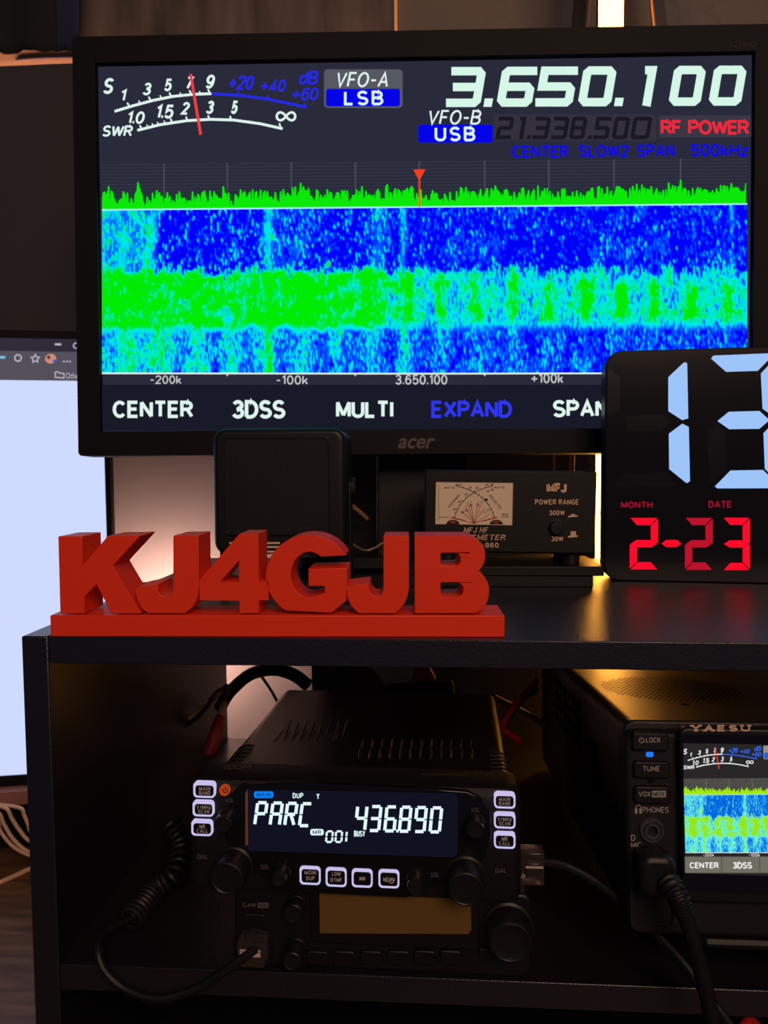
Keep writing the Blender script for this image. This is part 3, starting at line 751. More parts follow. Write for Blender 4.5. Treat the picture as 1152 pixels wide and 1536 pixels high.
# ------------------------------------------------------------------ clock
CB = at_z(905, 871, 0); 
CKM = pose((CB.x, CB.y, 0), -6.0, 1.5)
TC = face(CKM)
ck = thing('digital_clock', 'black glossy digital clock with white time digits above the red date 2-23', 'clock', CKM)
ct = TC(930, 526)
CW = 0.235
CKF = pbr('clock_face_gloss', (0.008, 0.007, 0.009), 0.16)
MB().prism(rrect(0, CW, 0.0, ct.z, 0.011, 8), 0, 0.022).build('case', PLASTIC, ck, 0.0015, 3)
fc = MB().prism(rrect(0.001, CW-0.001, 0.001, ct.z-0.001, 0.010, 8), -0.0006, 0.001).build('face_panel', CKF, ck)
Lc = lambda x, y: (860+x/3.84, 500+y/3.84)
segs = [[(547,252),(635,169),(648,167),(656,175),(662,490),(627,500),(547,448)],
        [(550,578),(628,520),(665,540),(672,852),(652,863),(552,782)],
        [(793,145),(808,128),(1150,114),(1150,126),(1062,216),(880,222)],
        [(1080,232),(1165,140),(1190,150),(1196,440),(1155,480),(1090,435)],
        [(830,505),(895,452),(1072,447),(1130,500),(1072,550),(897,552)],
        [(1095,575),(1150,520),(1200,555),(1206,850),(1190,868),(1103,780)],
        [(815,882),(905,790),(1092,787),(1182,872),(1165,892),(830,893)]]
MB_w = glow((158, 196, 248))
for i, sgm in enumerate((segs[:2], segs[2:])):
    mb = MB().use(MB_w)
    for s_ in sgm: mb.poly([Lc(*p) for p in sgm and s_], TC, -0.0008)
    mb.build('time_digit', None, ck, smooth=False)
for s_ in ([(300,475),(520,470),(560,520),(500,560),(310,560)], [(240,860),(300,810),(540,800),(600,880),(250,890)], [(775,560),(830,530),(872,560),(875,800),(780,870)], [(270, 250), (200, 200), (195, 480), (270, 450)]):
    MB().use(pbr('unlit_segment', (0.009, 0.008, 0.012), 0.2)).poly([Lc(*p) for p in s_], TC, -0.0007).build('unlit_segment', None, ck, smooth=False)
def seven(mb, on, box, wd, T, y, g=3.0):
    x0, y0, x1, y1 = box; mid = (y0+y1)/2; h = wd/2; sx = 4
    S = {'a': [(x0+g, y0), (x1-g, y0), (x1-wd, y0+wd), (x0+wd, y0+wd)], 'd': [(x0+wd, y1-wd), (x1-wd, y1-wd), (x1-g, y1), (x0+g, y1)],
         'g': [(x0+g, mid), (x0+wd*0.9, mid-h), (x1-wd*0.9, mid-h), (x1-g, mid), (x1-wd*0.9, mid+h), (x0+wd*0.9, mid+h)],
         'b': [(x1, y0+g), (x1, mid-g), (x1-h, mid-g), (x1-wd, mid-h-g), (x1-wd, y0+wd+g)], 'c': [(x1, mid+g), (x1, y1-g), (x1-wd, y1-wd-g), (x1-wd, mid+h+g), (x1-h, mid+g)],
         'f': [(x0, y0+g), (x0, mid-g), (x0+h, mid-g), (x0+wd, mid-h-g), (x0+wd, y0+wd+g)], 'e': [(x0, mid+g), (x0, y1-g), (x0+wd, y1-wd-g), (x0+wd, mid+h+g), (x0+h, mid+g)]}
    for k in on: mb.poly([Lc(*p) for p in S[k]], T, y)
RD, RD2 = glow((250, 12, 42)), glow((188, 18, 44))
for on, bx, cl in (('abged', (325, 1063, 488, 1360), RD), ('abged', (643, 1063, 803, 1362), RD2), ('abgcd', (862, 1062, 1017, 1364), RD)):
    mb = MB().use(cl); seven(mb, on, bx, 42, TC, -0.0008, 5); mb.build('date_digit', None, ck, smooth=False)
MB().use(RD).poly([Lc(*p) for p in ((507,1211),(535,1190),(598,1190),(622,1211),(598,1231),(535,1231))], TC, -0.0008).build('dash', None, ck, smooth=False)
legend(ck, [('MONTH', (*Lc(275, 969), *Lc(456, 1006))), ('DATE', (*Lc(779, 965), *Lc(912, 1004)))], TC, -0.0008, glow((165, 16, 48)), 0.17, gap=0.2)
MB().box(0.05, 0.09, 0.022, 0.075, 0.0005, 0.004).box(0.05, 0.09, 0.022, 0.026, 0.0005, 0.05).build('rear_support', PLASTIC, ck, 0.0006)
MB().box(0.16, 0.20, 0.022, 0.075, 0.0005, 0.004).box(0.16, 0.20, 0.022, 0.026, 0.0005, 0.05).build('rear_support', PLASTIC, ck, 0.0006)

# ------------------------------------------------------------------ dual-band transceiver with detachable face (the one with the white display)
ICM = pose(at(530, 1346, 0.0), -1.5, 1.5)
TI = face(ICM)
ic = thing('mobile_transceiver', 'black mobile radio with a lit display reading PARC and 436.890, stacked on another', 'radio', ICM)
l0 = TI(280, 1250).x; r1 = TI(783, 1250).x; t0 = TI(530, 1176).z
head = []
HR = 0.007
plan = rrect(l0, r1, 0.0, 0.026, 0.006, 8)
vs = []; fs = []
prof = [(0.0030, 0.0), (0.0008, 0.0012), (0.0, 0.004), (0.0, t0-0.007), (0.0006, t0-0.0035), (0.0022, t0-0.001), (0.005, t0)]
cx_, cy_ = (l0+r1)/2, 0.013
n = len(plan)
for ins, z in prof:
    for x, y in plan:
        fx = (abs(x-cx_)-ins)/abs(x-cx_) if abs(x-cx_) > 1e-6 else 1
        fy = (abs(y-cy_)-ins)/abs(y-cy_) if abs(y-cy_) > 1e-6 else 1
        vs.append((cx_+(x-cx_)*fx, cy_+(y-cy_)*fy, z))
for k in range(len(prof)-1):
    for i in range(n): fs.append((k*n+i, k*n+(i+1) % n, (k+1)*n+(i+1) % n, (k+1)*n+i))
fs += [tuple(range(n)), tuple(range(len(prof)*n-1, (len(prof)-1)*n-1, -1))]
MB().add(vs, fs).build('control_head', PLASTIC_SOFT, ic)
# raised glossy centre panel
gp = [(340, 1222), (346, 1190), (362, 1176), (430, 1172), (660, 1183), (700, 1186), (722, 1196), (735, 1215), (737, 1250), (728, 1285), (716, 1300), (700, 1312), (610, 1345), (430, 1336), (380, 1305), (345, 1280), (338, 1250)]
P = [TI(a_, b_) for a_, b_ in gp]
MB().prism([(p.x, p.z) for p in P], -0.0012, 0.002).build('centre_panel', GLOSS, ic, 0.0006, 3)
LCD = MB().use(glow((17, 17, 32)))
LCD.poly([(371, 1184), (684, 1190), (687, 1200), (686, 1280), (680, 1286), (372, 1276)], TI, -0.0015).build('display', None, ic, smooth=False)
disp = ic.children[-1]
y_ = -0.0017
WH = glow((225, 248, 250))
def segchar(mb, segs_, box, wd, sh=0.10):
    x0, y0, x1, y1 = box; m_ = (y0+y1)/2; g = 0.8
    def S(x, y): return (x+sh*(y1-y), y+(x-600)*0.0)
    D = {'a': ((x0, y0), (x1, y0)), 'b': ((x1, y0), (x1, m_)), 'c': ((x1, m_), (x1, y1)), 'd': ((x0, y1), (x1, y1)), 'e': ((x0, m_), (x0, y1)), 'f': ((x0, y0), (x0, m_)), 'g': ((x0, m_), (x1, m_)), 'k': (((x0+x1)/2, m_), (x1, y1)), 'l': ((x0, y1+5), (x1, y1+5))}
    for s_ in segs_:
        (ax, ay), (bx, by) = D[s_]; d = Vector((bx-ax, by-ay)); ln = d.length; d.normalize()
        p = Vector((ax, ay))+d*g; q = Vector((bx, by))-d*g
        mb.stroke([S(p.x, p.y), S(q.x, q.y)], wd, TI, y_)
mb = MB().use(WH)
ty = lambda x: (x-380)*0.022
for ch, x in (('abefg', 382), ('abcefg', 405), ('abefgk', 427), ('aefd', 449)):
    y0 = 1204+ty(x); segchar(mb, ch, (x, y0, x+14, y0+33), 4.8, 0.14)
for ch, x in (('fgbc', 533), ('abgcd', 554), ('afgecd', 577), ('abcdefg', 599), ('abfgcd', 622), ('abcdef', 645)):
    y0 = 1206+ty(x); segchar(mb, ch, (x, y0, x+14, y0+36), 4.8, 0.10)
mb.poly([(594.3, 1244.5), (597.8, 1244.5), (597.8, 1248.5), (594.3, 1248.5)], TI, y_)
for ch, x in (('abcdef', 489), ('abcdef', 503), ('bc', 510)):
    segchar(mb, ch, (x, 1247, x+9, 1263), 3.0, 0.08)
mb.sans('DUP', (439, 1189.5, 455, 1197.5), TI, y_, 0.17); mb.sans('T', (474, 1191, 480, 1199), TI, y_, 0.2); mb.sans('BUSY', (531, 1246, 548, 1255), TI, y_, 0.16)
mb.rect(465.5, 1243.5, 485.5, 1253, TI, y_, 3)
mb.use(glow((20, 30, 70))).sans('MR', (469, 1245.2, 482, 1251.5), TI, y_*1.05, 0.17)
mb.use(glow((12, 130, 245))).rect(381, 1187, 410, 1197, TI, y_, 3)
mb.use(glow((6, 55, 120))).sans('MAIN', (385, 1188.7, 406, 1195.3), TI, y_*1.05, 0.15)
mb.use(WH)
mb.build('readout', None, disp, smooth=False)
# display trim: slim bright left edge
MB().use(BRASS).poly([(368, 1190), (371.5, 1184), (372, 1268), (368, 1268)], TI, -0.0016).build('trim_strip', None, ic, smooth=False)
RIM = glow((206, 196, 240), 0.95)
BTXT = glow((120, 100, 90))
def button(bx, lines, key=False):
    x0, y0, x1, y1 = bx
    a_ = TI(x0, y1, -0.001); b_ = TI(x1, y0, -0.001)
    o = MB().prism(rrect(a_.x, b_.x, a_.z, b_.z, 0.0018, 5), -0.0022, 0.001).build('button', RIM, ic, 0.0004)
    c_ = TI(x0+2.6, y1-2.2, -0.0022); d_ = TI(x1-2.6, y0+5.5, -0.0022)
    MB().prism(rrect(c_.x, d_.x, c_.z, d_.z, 0.0013, 4), -0.0026, -0.0020).build('button_face', PLASTIC, o)
    mb = MB().use(BTXT); h = (y1-y0-9)
    for i, t in enumerate(lines):
        wd = min(len(t)*4.3, x1-x0-9); cx = (x0+x1)/2; tp = y0+7+i*(h/len(lines)) if len(lines) > 1 else (y0+y1)/2-1
        mb.sans(t, (cx-wd/2, tp, cx+wd/2, tp+6), TI, -0.0028, 0.15, 0, 0.3)
    if key:
        cx = (x0+x1)/2; mb.stroke([(cx-6, y1-8), (cx+1, y1-8)], 1.2, TI, -0.0028); mb.stroke([(cx+4+3*math.cos(k), y1-8+3*math.sin(k)) for k in np.linspace(0, 5.6, 9)], 1.2, TI, -0.0028, True)
    mb.build('lettering', None, o, smooth=False)
for bx, ls, ky in (((291, 1173, 323, 1195), ('MAIN', 'BAND'), 0), ((290, 1201, 321, 1223), ('V/MHz', 'SCAN'), 0), ((288, 1230, 319, 1252), ('MR', 'CALL'), 0),
               ((741, 1189, 773, 1211), ('MAIN', 'BAND'), 0), ((741, 1219, 773, 1241), ('V/MHz', 'SCAN'), 0), ((741, 1248.5, 773, 1271), ('MR', 'CALL'), 0),
               ((450, 1299, 481, 1325), ('MONI', 'DUP'), 0), ((489, 1301, 520, 1328), ('LOW', 'DTMF'), 0), ((528, 1303, 559, 1329), ('MW',), 0), ((568, 1304, 599, 1330), ('MENU',), 1)):
    button(bx, ls, ky)
def knob(root, T, px, py, rpx, depth, mt, name='knob', y0=0.0, collar=True):
    c = T(px, py, y0); r = abs(T(px+rpx, py, y0).x-c.x)
    prof = []
    if collar: prof += [(r*1.12, y0+0.001), (r*1.12, y0-0.0012), (r*1.05, y0-0.0018)]
    prof += [(r, y0-0.002), (r*0.95, y0-depth+0.0012), (r*0.9, y0-depth+0.0003), (r*0.82, y0-depth), (r*0.76, y0-depth+0.0004), (r*0.3, y0-depth+0.0006), (0.0001, y0-depth+0.0006)]
    return MB().lathe(prof, c.x, c.z, 36).build(name, mt, root)
KN = pbr('knob_plastic', (0.008, 0.007, 0.0075), 0.4, bump=0.1, bscale=900)
KNG = pbr('small_gloss_knob', (0.012, 0.011, 0.011), 0.15)
knob(ic, TI, 352, 1297, 26, 0.013, KN); knob(ic, TI, 698, 1312, 28, 0.013, KN)
knob(ic, TI, 342, 1224, 13, 0.009, KNG); knob(ic, TI, 712, 1232, 14, 0.009, KNG)
knob(ic, TI, 424, 1305, 12, 0.009, KNG); knob(ic, TI, 624, 1316, 13, 0.009, KNG)
c = TI(338, 1184)
MB().lathe([(0.0025, 0.0005), (0.0025, -0.0018), (0.0020, -0.0022), (0.0002, -0.0023)], c.x, c.z, 20).build('power_button', glow((176, 62, 26), 0.9), ic)
mb = MB().use(INK); mb.stroke([(338+3.4*math.cos(k), 1185.5+3.4*math.sin(k)) for k in np.linspace(-0.9, 4.05, 12)], 1.3, TI, -0.00245); mb.stroke([(338, 1180), (338, 1185)], 1.3, TI, -0.00245); mb.build('power_mark', None, ic.children[-1], smooth=False)
for t, bx in (('VOL', (338, 1197.5, 351, 1204)), ('DIAL', (296, 1282, 312, 1289)), ('SQL', (391, 1297, 404, 1303.5)), ('SQL', (646, 1309, 659, 1315.5)), ('VOL', (706, 1211.5, 720, 1218.5)), ('DIAL', (743, 1302.5, 760, 1309.5))):
    legend(ic, [(t, bx)], TI, -0.0014, PRINT_DIM, 0.13)
MB().use(PRINT_DIM).stroke([(348, 1184), (350, 1184), (353, 1181), (353, 1189), (350, 1187), (348, 1187)], 0.8, TI, -0.0002, True).stroke([(348, 1180), (356, 1190)], 0.8, TI, -0.0002).build('mute_mark', None, ic, smooth=False)
# body behind the head, with pressed louvres
bz0, bz1 = 0.004, 0.0445
def TItop(px, py): 
    Iv = ICM.inverted(); e = Iv @ EYE; d = Iv.to_3x3() @ ray(px, py); t = (bz1-e.z)/d.z; return e+d*t
xl = TItop(421, 1036).x; xr = TItop(743, 1036).x; yr = min(TItop(560, 1037).y, 0.19)
MB().prism(rrect(xl, xr, bz0, bz1, 0.007, 8), 0.026, yr).build('body', SHELL, ic, 0.001)
mb = MB()
for row in ((436, 1082, 8, 12.1, 428, 1104), (424, 1096, 8, 12.2, 412, 1112)):
    for k in range(8):
        p = TItop(row[0]+k*row[3], row[1]); q = TItop(row[4]+k*row[3]*1.02, row[5])
        mb.tube([(p.x, p.y, bz1-0.0003), ((p.x*0.5+q.x*0.5), (p.y+q.y)/2, bz1+0.0002), (q.x, q.y, bz1-0.0003)], 0.0006, 6)
for k in range(12):
    for (ya, yb, sx, dx) in ((1109, 1121, 545, 14.7), (1124, 1138, 540, 15.3)):
        p = TItop(sx+k*dx, ya); q = TItop(sx-1.5+k*dx*1.005, yb)
        mb.tube([(p.x, p.y, bz1-0.0003), ((p.x*0.5+q.x*0.5), (p.y+q.y)/2, bz1+0.0002), (q.x, q.y, bz1-0.0003)], 0.0006, 6)
mb.build('louvres', METAL_BLACK, ic)
mb = MB()
for k in range(6):
    yy = 0.045+k*0.0055
    for s_, x in ((-1, xl), (1, xr)):
        pts = [(x-s_*0.011, yy, bz1-0.0002)]+[(x-s_*0.007+s_*0.007*math.sin(t), yy, bz1-0.007+0.007*math.cos(t)) for t in np.linspace(0, 1.45, 7)]
        mb.tube(pts, 0.0007, 6)
mb.build('side_ribs', METAL_BLACK, ic)
mb = MB().use(PRINT_DIM)
def TTop(px, py, y=0): 
    Iv = ICM.inverted(); e = Iv @ EYE; d = Iv.to_3x3() @ ray(px, py); t = (t0+0.0001-e.z)/d.z; return e+d*t
mb.text('iCOM', (336, 1147, 376, 1154), TTop, 0, 0.0, 0.0); mb.build('lettering', None, ic, smooth=False)
legend(ic, [('DUAL BAND TRANSCEIVER', (634, 1160, 688, 1163)), ('IC-2730', (692, 1159, 740, 1164))], TTop, 0, PRINT_DIM, 0.12)
# rear antenna/power stub with heat-sink screw
MB().box((xl+xr)/2-0.006, (xl+xr)/2+0.03, yr, yr+0.012, bz1-0.02, bz1-0.002).build('rear_block', METAL_BLACK, ic, 0.001)

# ------------------------------------------------------------------ lower transceiver, unlit amber display
FTM = pose(at_z(572, 1458, LOW), -1.0, 0.0)
FTM.translation.z = LOW+0.0004
TF = face(FTM)
ft = thing('mobile_transceiver', 'dark mobile radio with an unlit amber display and large right knob, lowest on the shelf', 'radio', FTM)
fl_, fr_ = TF(352, 1400).x, TF(797, 1400).x
fh = 0.0405
MB().prism(rrect(fl_, fr_, 0.0, fh, 0.004, 5), 0.0, 0.022).prism(rrect(fl_+0.004, fr_-0.004, 0.001, fh-0.001, 0.003, 4), 0.022, 0.17).build('body', PLASTIC, ft, 0.0015, 3)
MB().use(pbr('amber_lcd', (0.14, 0.078, 0.02), 0.3)).poly([(479, 1339), (706, 1345), (707, 1395), (702, 1401), (480, 1400)], TF, -0.0012).build('display', None, ft, smooth=False)
a_ = TF(466, 1412); b_ = TF(718, 1334)
MB().prism(rrect(a_.x, b_.x, a_.z, min(b_.z, fh-0.001), 0.003, 5), -0.001, 0.0008).build('display_frame', GLOSS, ft, 0.0005)
knob(ft, TF, 762, 1388, 34, 0.013, KN); knob(ft, TF, 445, 1356, 15, 0.008, KN); knob(ft, TF, 445, 1420, 15, 0.011, KN)
for k, x in enumerate((461, 501, 541, 582, 621, 660)):
    yy = 1424+k*1.0
    p = TF(x, yy+19-k*1.2); q = TF(x+32, yy-k*1.2)
    MB().prism(rrect(p.x, q.x, p.z, q.z, 0.0015, 4), -0.0022, 0.001).build('button', PLASTIC, ft, 0.0005)
p = TF(718, 1437); q = TF(738, 1422); MB().prism(rrect(p.x, q.x, p.z, q.z, 0.001, 4), -0.0012, 0.001).build('button', PLASTIC, ft, 0.0004)
mb = MB().use(PRINT_DIM); mb.sans('S.MW', (364, 1354.5, 384, 1361), TF, -0.0003, 0.16); mb.rect(386.5, 1354, 403, 1362, TF, -0.0003, 1.5); mb.use(INK).sans('MW', (389, 1355.5, 401, 1360.5), TF, -0.0004, 0.14); mb.build('lettering', None, ft, smooth=False)
p = TF(366, 1384); q = TF(398, 1370); MB().prism(rrect(p.x, q.x, p.z, q.z, 0.0012, 4), -0.0012, 0.001).build('button', PLASTIC, ft, 0.0004)
p = TF(357, 1450); q = TF(408, 1400)
MB().prism(rrect(p.x, q.x, max(p.z, 0.001), q.z, 0.001, 3), -0.0015, 0.001, [rrect(p.x+0.002, q.x-0.002, max(p.z, 0.001)+0.0015, q.z-0.002, 0.0005, 2)]).build('microphone_socket', PLASTIC, ft, 0.0004)

# ------------------------------------------------------------------ base-station transceiver on the right
YT = at(934, 1083, 0.003)
YM = pose(YT, 0.0, 6.5)
TY = face(YM)
ys = thing('base_transceiver', 'large black radio at the right with colour screen and speaker grille on top', 'radio', YM)
YW, YH, YDp = 0.266, 0.091, 0.255
side = [(0.003, 0.0), (YDp, 0.0), (YDp, -YH), (0.003, -YH)]
MB().prism(rrect(0.001, YW-0.001, -YH, 0.0, 0.006, 6), 0.004, YDp).build('cabinet', METAL_BLACK, ys, 0.0012)
MB().prism(rrect(0, YW, -YH-0.001, -0.0035, 0.006, 6), -0.004, 0.012).build('front_panel', PLASTIC_SOFT, ys, 0.002, 3)
# perforated speaker disc on top
mb = MB(); sc0 = None
Iv = YM.inverted()
def TYt(px, py, z=0.0):
    e = Iv @ EYE; d = Iv.to_3x3() @ ray(px, py); t = (z-e.z)/d.z; return e+d*t
pl = TYt(898, 1027); prr = TYt(1119, 1040)
ccx, ccy, rad = (pl.x+prr.x)/2, (TYt(1008, 1020).y+TYt(1008, 1048).y)/2, abs(prr.x-pl.x)/2
HOLE = pbr('grille_hole', (0.001, 0.001, 0.001), 0.9, spec=0.0)
st = rad/13.0
for i in range(-17, 18):
    for j in range(-17, 18):
        x = (i+0.5*(j % 2))*st; y = j*st*0.866
        if x*x+y*y < rad*rad:
            mb.add([(ccx+x+st*0.27*math.cos(k*math.pi/4), ccy+y+st*0.27*math.sin(k*math.pi/4), 0.00015) for k in range(8)], [tuple(range(8))])
mb.build('speaker_grille', HOLE, ys, smooth=False)
c = TYt(1028, 1056)
mb = MB(); mb.prism_along([(c.x+0.0022*math.cos(k*math.pi/8), c.y+0.0022*math.sin(k*math.pi/8)) for k in range(16)], 'z', -0.0005, 0.0006); mb.build('screw', METAL_BLACK, ys, 0.0002)
# vent holes on the left side
mb = MB()
for i in range(4):
    for j in range(6):
        z = -0.012-i*0.008; y = 0.10+j*0.016
        mb.box(0.0006, 0.0016, y, y+0.008, z-0.0045, z)
mb.build('side_vents', HOLE, ys, smooth=False)
MB().box(0.0006, 0.0016, 0.055, 0.07, -0.05, -0.025).build('side_slot', HOLE, ys, smooth=False)
# raised screen surround
sp_o = [TY(1013, 1092, -0.004), TY(1022, 1080, -0.004)]
so = TY(1009, 1350, -0.004); s1 = TY(1013, 1080, -0.004)
zb_, zt_ = TY(1038, 1347, -0.004).z, TY(1013, 1086, -0.004).z
xL = TY(1014, 1120, -0.004).x
MB().prism(rrect(xL, xL+0.128, zb_, zt_-0.0005, 0.004, 6), -0.0085, -0.003).build('screen_surround', PLASTIC, ys, 0.0012, 3)
xG = TY(1021, 1160, -0.0085).x; g0 = TY(1030, 1337, -0.0085).z; g1 = TY(1021, 1100, -0.0085).z
MB().prism(rrect(xG, xG+0.1165, g0, g1, 0.003, 5), -0.0088, -0.008).build('screen_glass', GLOSS, ys)
sy = -0.0090
x0 = TY(1025, 1117, sy).x; z1 = TY(1025, 1115, sy).z; z0 = TY(1030, 1310, sy).z
yscr = MB().use(glow((40, 38, 38))).box(x0, x0+0.109, sy, sy+0.0003, z0, z1).build('screen', None, ys, smooth=False)
PAL_Y = dict(white=glow((238, 240, 240)), blue=glow((50, 105, 235)), bluebox=glow((30, 95, 225)), green=glow((165, 232, 25)), gdark=glow((70, 100, 30)), red=glow((245, 55, 50)), badge=glow((150, 145, 135)),
             grid=glow((120, 120, 112)), grid2=glow((120, 120, 112)), gw=1.6, axis=glow((215, 215, 205)), keybg=glow((112, 109, 98)), jet=JET2)
def QY(x, y): return (1030+(x-162)*0.362+(y-400)*0.0085, 1191+(y-310)*0.352)
def TYs(px, py, y=0.0): return TY(px, py, sy-0.0001+y*0.5)
panadapter(TYs, QY, 0.36, yscr, PAL_Y, 640, 240, 110, False)
yl = -0.0066; yl2 = -0.0045
legend(ys, [('YAESU', (1037, 1087.5, 1125, 1097))], TY, -0.0087, PRINT_TAN, 0.24, gap=0.3, serif=0.16)
legend(ys, [('LOCK', (969, 1106, 991, 1114)), ('TUNE', (964, 1149, 990, 1157)), ('VOX', (958, 1187, 976, 1195))], TY, yl, PRINT, 0.15, gap=0.2)
MB().use(PRINT).stroke([(962.5+3.6*math.cos(k), 1110.5+3.6*math.sin(k)) for k in np.linspace(-1.0, 4.15, 12)], 1.2, TY, yl).stroke([(962.5, 1105), (962.5, 1110)], 1.2, TY, yl).build('power_mark', None, ys, smooth=False)
MB().use(PRINT).rect(978, 1186, 999, 1196, TY, yl, 1.5).use(INK).sans('MOX', (980, 1187.5, 997, 1194.5), TY, yl*1.02, 0.15, 0, 0.2).build('mox_badge', None, ys, smooth=False)
legend(ys, [('PHONES', (964, 1210.5, 1003, 1219)), ('D', (946.5, 1252, 953, 1261.5)), ('MIC', (946.5, 1263.5, 962, 1271))], TY, yl2, PRINT, 0.15, gap=0.2)
mb = MB().use(PRINT)
mb.stroke([(957.5+4*math.cos(k), 1213+5.5*math.sin(k)) for k in np.linspace(math.pi, 2*math.pi, 10)], 1.3, TY, yl2); mb.rect(952.3, 1212, 956, 1221, TY, yl2, 1.5); mb.rect(959, 1212, 962.7, 1221, TY, yl2, 1.5)
mb.build('headphone_mark', None, ys, smooth=False)
for bx in ((947, 1098, 1001, 1124), (949, 1141, 1003, 1165), (950, 1178, 1004, 1203)):
    p = TY(bx[0], bx[3], -0.004); q = TY(bx[2], bx[1], -0.004)
    MB().prism(rrect(p.x, q.x, p.z, q.z, 0.0016, 5), -0.0064, -0.003).build('button', PLASTIC, ys, 0.0007)
MB().use(glow((25, 110, 255), 1.3)).rect(969, 1128, 980, 1135.5, TY, -0.0044, 2).build('indicator_light', None, ys, smooth=False)
p = TY(972, 1174, -0.004); q = TY(981, 1169, -0.004); MB().prism(rrect(p.x, q.x, p.z, q.z, 0.0005, 3), -0.0046, -0.003).build('indicator_slot', GLOSS, ys)
c = TY(977, 1245, -0.004); r_ = abs(TY(996, 1245, -0.004).x-c.x)
MB().lathe([(r_, -0.003), (r_, -0.0048), (r_*0.9, -0.0056), (r_*0.78, -0.0056), (r_*0.74, -0.0045), (r_*0.62, -0.0045), (r_*0.6, -0.0060), (r_*0.42, -0.0060), (r_*0.36, -0.0035), (0.0001, -0.0034)], c.x, c.z, 32).build('phones_jack', pbr('jack_nickel', (0.05, 0.045, 0.045), 0.3), ys)
for fx in (0.03, 0.22):
    MB().box(fx, fx+0.022, 0.02, 0.045, -YH-0.018, -YH).build('foot', RUBBER, ys, 0.002)
    MB().box(fx, fx+0.02, 0.22, 0.24, -YH-0.003, -YH).build('foot', RUBBER, ys, 0.001)
p0 = TY(1052, 1412, 0.0); MB().tube([(p0.x-0.004, 0.03, -YH), (p0.x, 0.004, p0.z+0.001), (p0.x+0.002, 0.0, p0.z), (p0.x+0.09, 0.0, p0.z), (p0.x+0.094, 0.03, -YH)], 0.0026, 8).build('bail_stand', RUBBER, ys)
p = TY(945, 1420, -0.004); q = TY(1013, 1277, -0.004)
MB().prism(rrect(p.x, q.x, -YH+0.001, q.z, 0.004, 5), -0.005, -0.003, [rrect(p.x+0.002, q.x-0.002, -YH+0.003, q.z-0.002, 0.003, 5)]).build('microphone_recess', PLASTIC_SOFT, ys, 0.0006)

# ------------------------------------------------------------------ cables
CAB = pbr('black_cable_jacket', (0.007, 0.0065, 0.007), 0.45, spec=0.22)
def plugbox(M, T, box, y0, y1): 
    p = T(box[0], box[3], y0); q = T(box[2], box[1], y0); return p, q
# microphone lead of the lower radio
mc = thing('microphone_cord', 'black microphone cord looping from the lower radio over the shelf edge, partly coiled', 'cord')
pts = [at(385, 1422, -0.005), at(352, 1446, -0.008), at(300, 1480, -0.010), at(240, 1498, -0.012), at(190, 1484, -0.010), at(158, 1456, -0.008), at(148, 1425, -0.004), at(158, 1398, 0.006), at(195, 1378, 0.018)]
MB().tube(spline(pts, 12), 0.0021, 10).build('lead', CAB, mc)
coil = []
axis = spline([at(195, 1378, 0.018), at(215, 1355, 0.03), at(235, 1330, 0.04), at(262, 1310, 0.045), at(272, 1270, 0.06), at(255, 1235, 0.07)], 60)
for i, p in enumerate(axis):
    t = (axis[min(i+1, len(axis)-1)]-axis[max(i-1, 0)]).normalized(); n1_ = t.cross(Vector((0, 1, 0))).normalized(); n2_ = t.cross(n1_)
    an = i*0.42; coil.append(p+(n1_*math.cos(an)+n2_*math.sin(an))*0.0055)
MB().tube(coil, 0.0016, 8).build('coil', CAB, mc)
p = TF(361, 1438, -0.004); q = TF(400, 1404, -0.004); p.z = max(p.z, 0.0006)
plg = MB(); plg.prism(rrect(p.x, q.x, p.z, q.z, 0.0005, 2), -0.010, 0.0); plg.box(p.x+0.0035, q.x-0.0035, -0.006, 0.0, q.z, q.z+0.0012)
plg.v = [tuple(FTM @ Vector(v)) for v in plg.v]
o = plg.build('modular_plug', CLEAR, mc, 0.0004); o['label'] = 'clear plastic plug'
bar = MB().box(p.x+0.0015, q.x-0.0015, -0.0106, -0.0100, q.z-0.0062, q.z-0.0042).box(p.x+0.0015, q.x-0.0015, -0.0106, -0.0100, q.z-0.0036, q.z-0.0030)
bar.v = [tuple(FTM @ Vector(v)) for v in bar.v]
bar.build('highlight_bar', pbr('plug_highlight', (0.5, 0.4, 0.33), 0.3), o)  # pale bars stand in for highlights on the clear plug
# lead plugged into the head's right side
ec = thing('data_cord', 'dark cord sagging right from the clear plug on the upper radio', 'cord')
pts = [at(813, 1293, 0.016), at(850, 1300, 0.014), at(900, 1328, 0.010), at(960, 1378, 0.0), at(1020, 1440, -0.012), at(1062, 1495, -0.02), at(1100, 1545, -0.025), at(1150, 1620, -0.03)]
MB().tube(spline(pts, 10), 0.0023, 10).build('lead', CAB, ec)
p = at(785, 1318, 0.016); q = at(814, 1271, 0.016)
mb = MB().box(p.x-0.002, q.x, 0.010, 0.019, p.z, q.z); mb.box(p.x, q.x-0.002, 0.0085, 0.010, p.z+0.004, q.z-0.004)
o = mb.build('modular_plug', CLEAR, ec, 0.0006); o['label'] = 'clear plastic plug'
MB().box(p.x, q.x-0.0008, 0.0080, 0.0086, q.z-0.0062, q.z-0.0054).build('highlight_bar', _m['plug_highlight'], o)  # pale bar painted as this plug's highlight
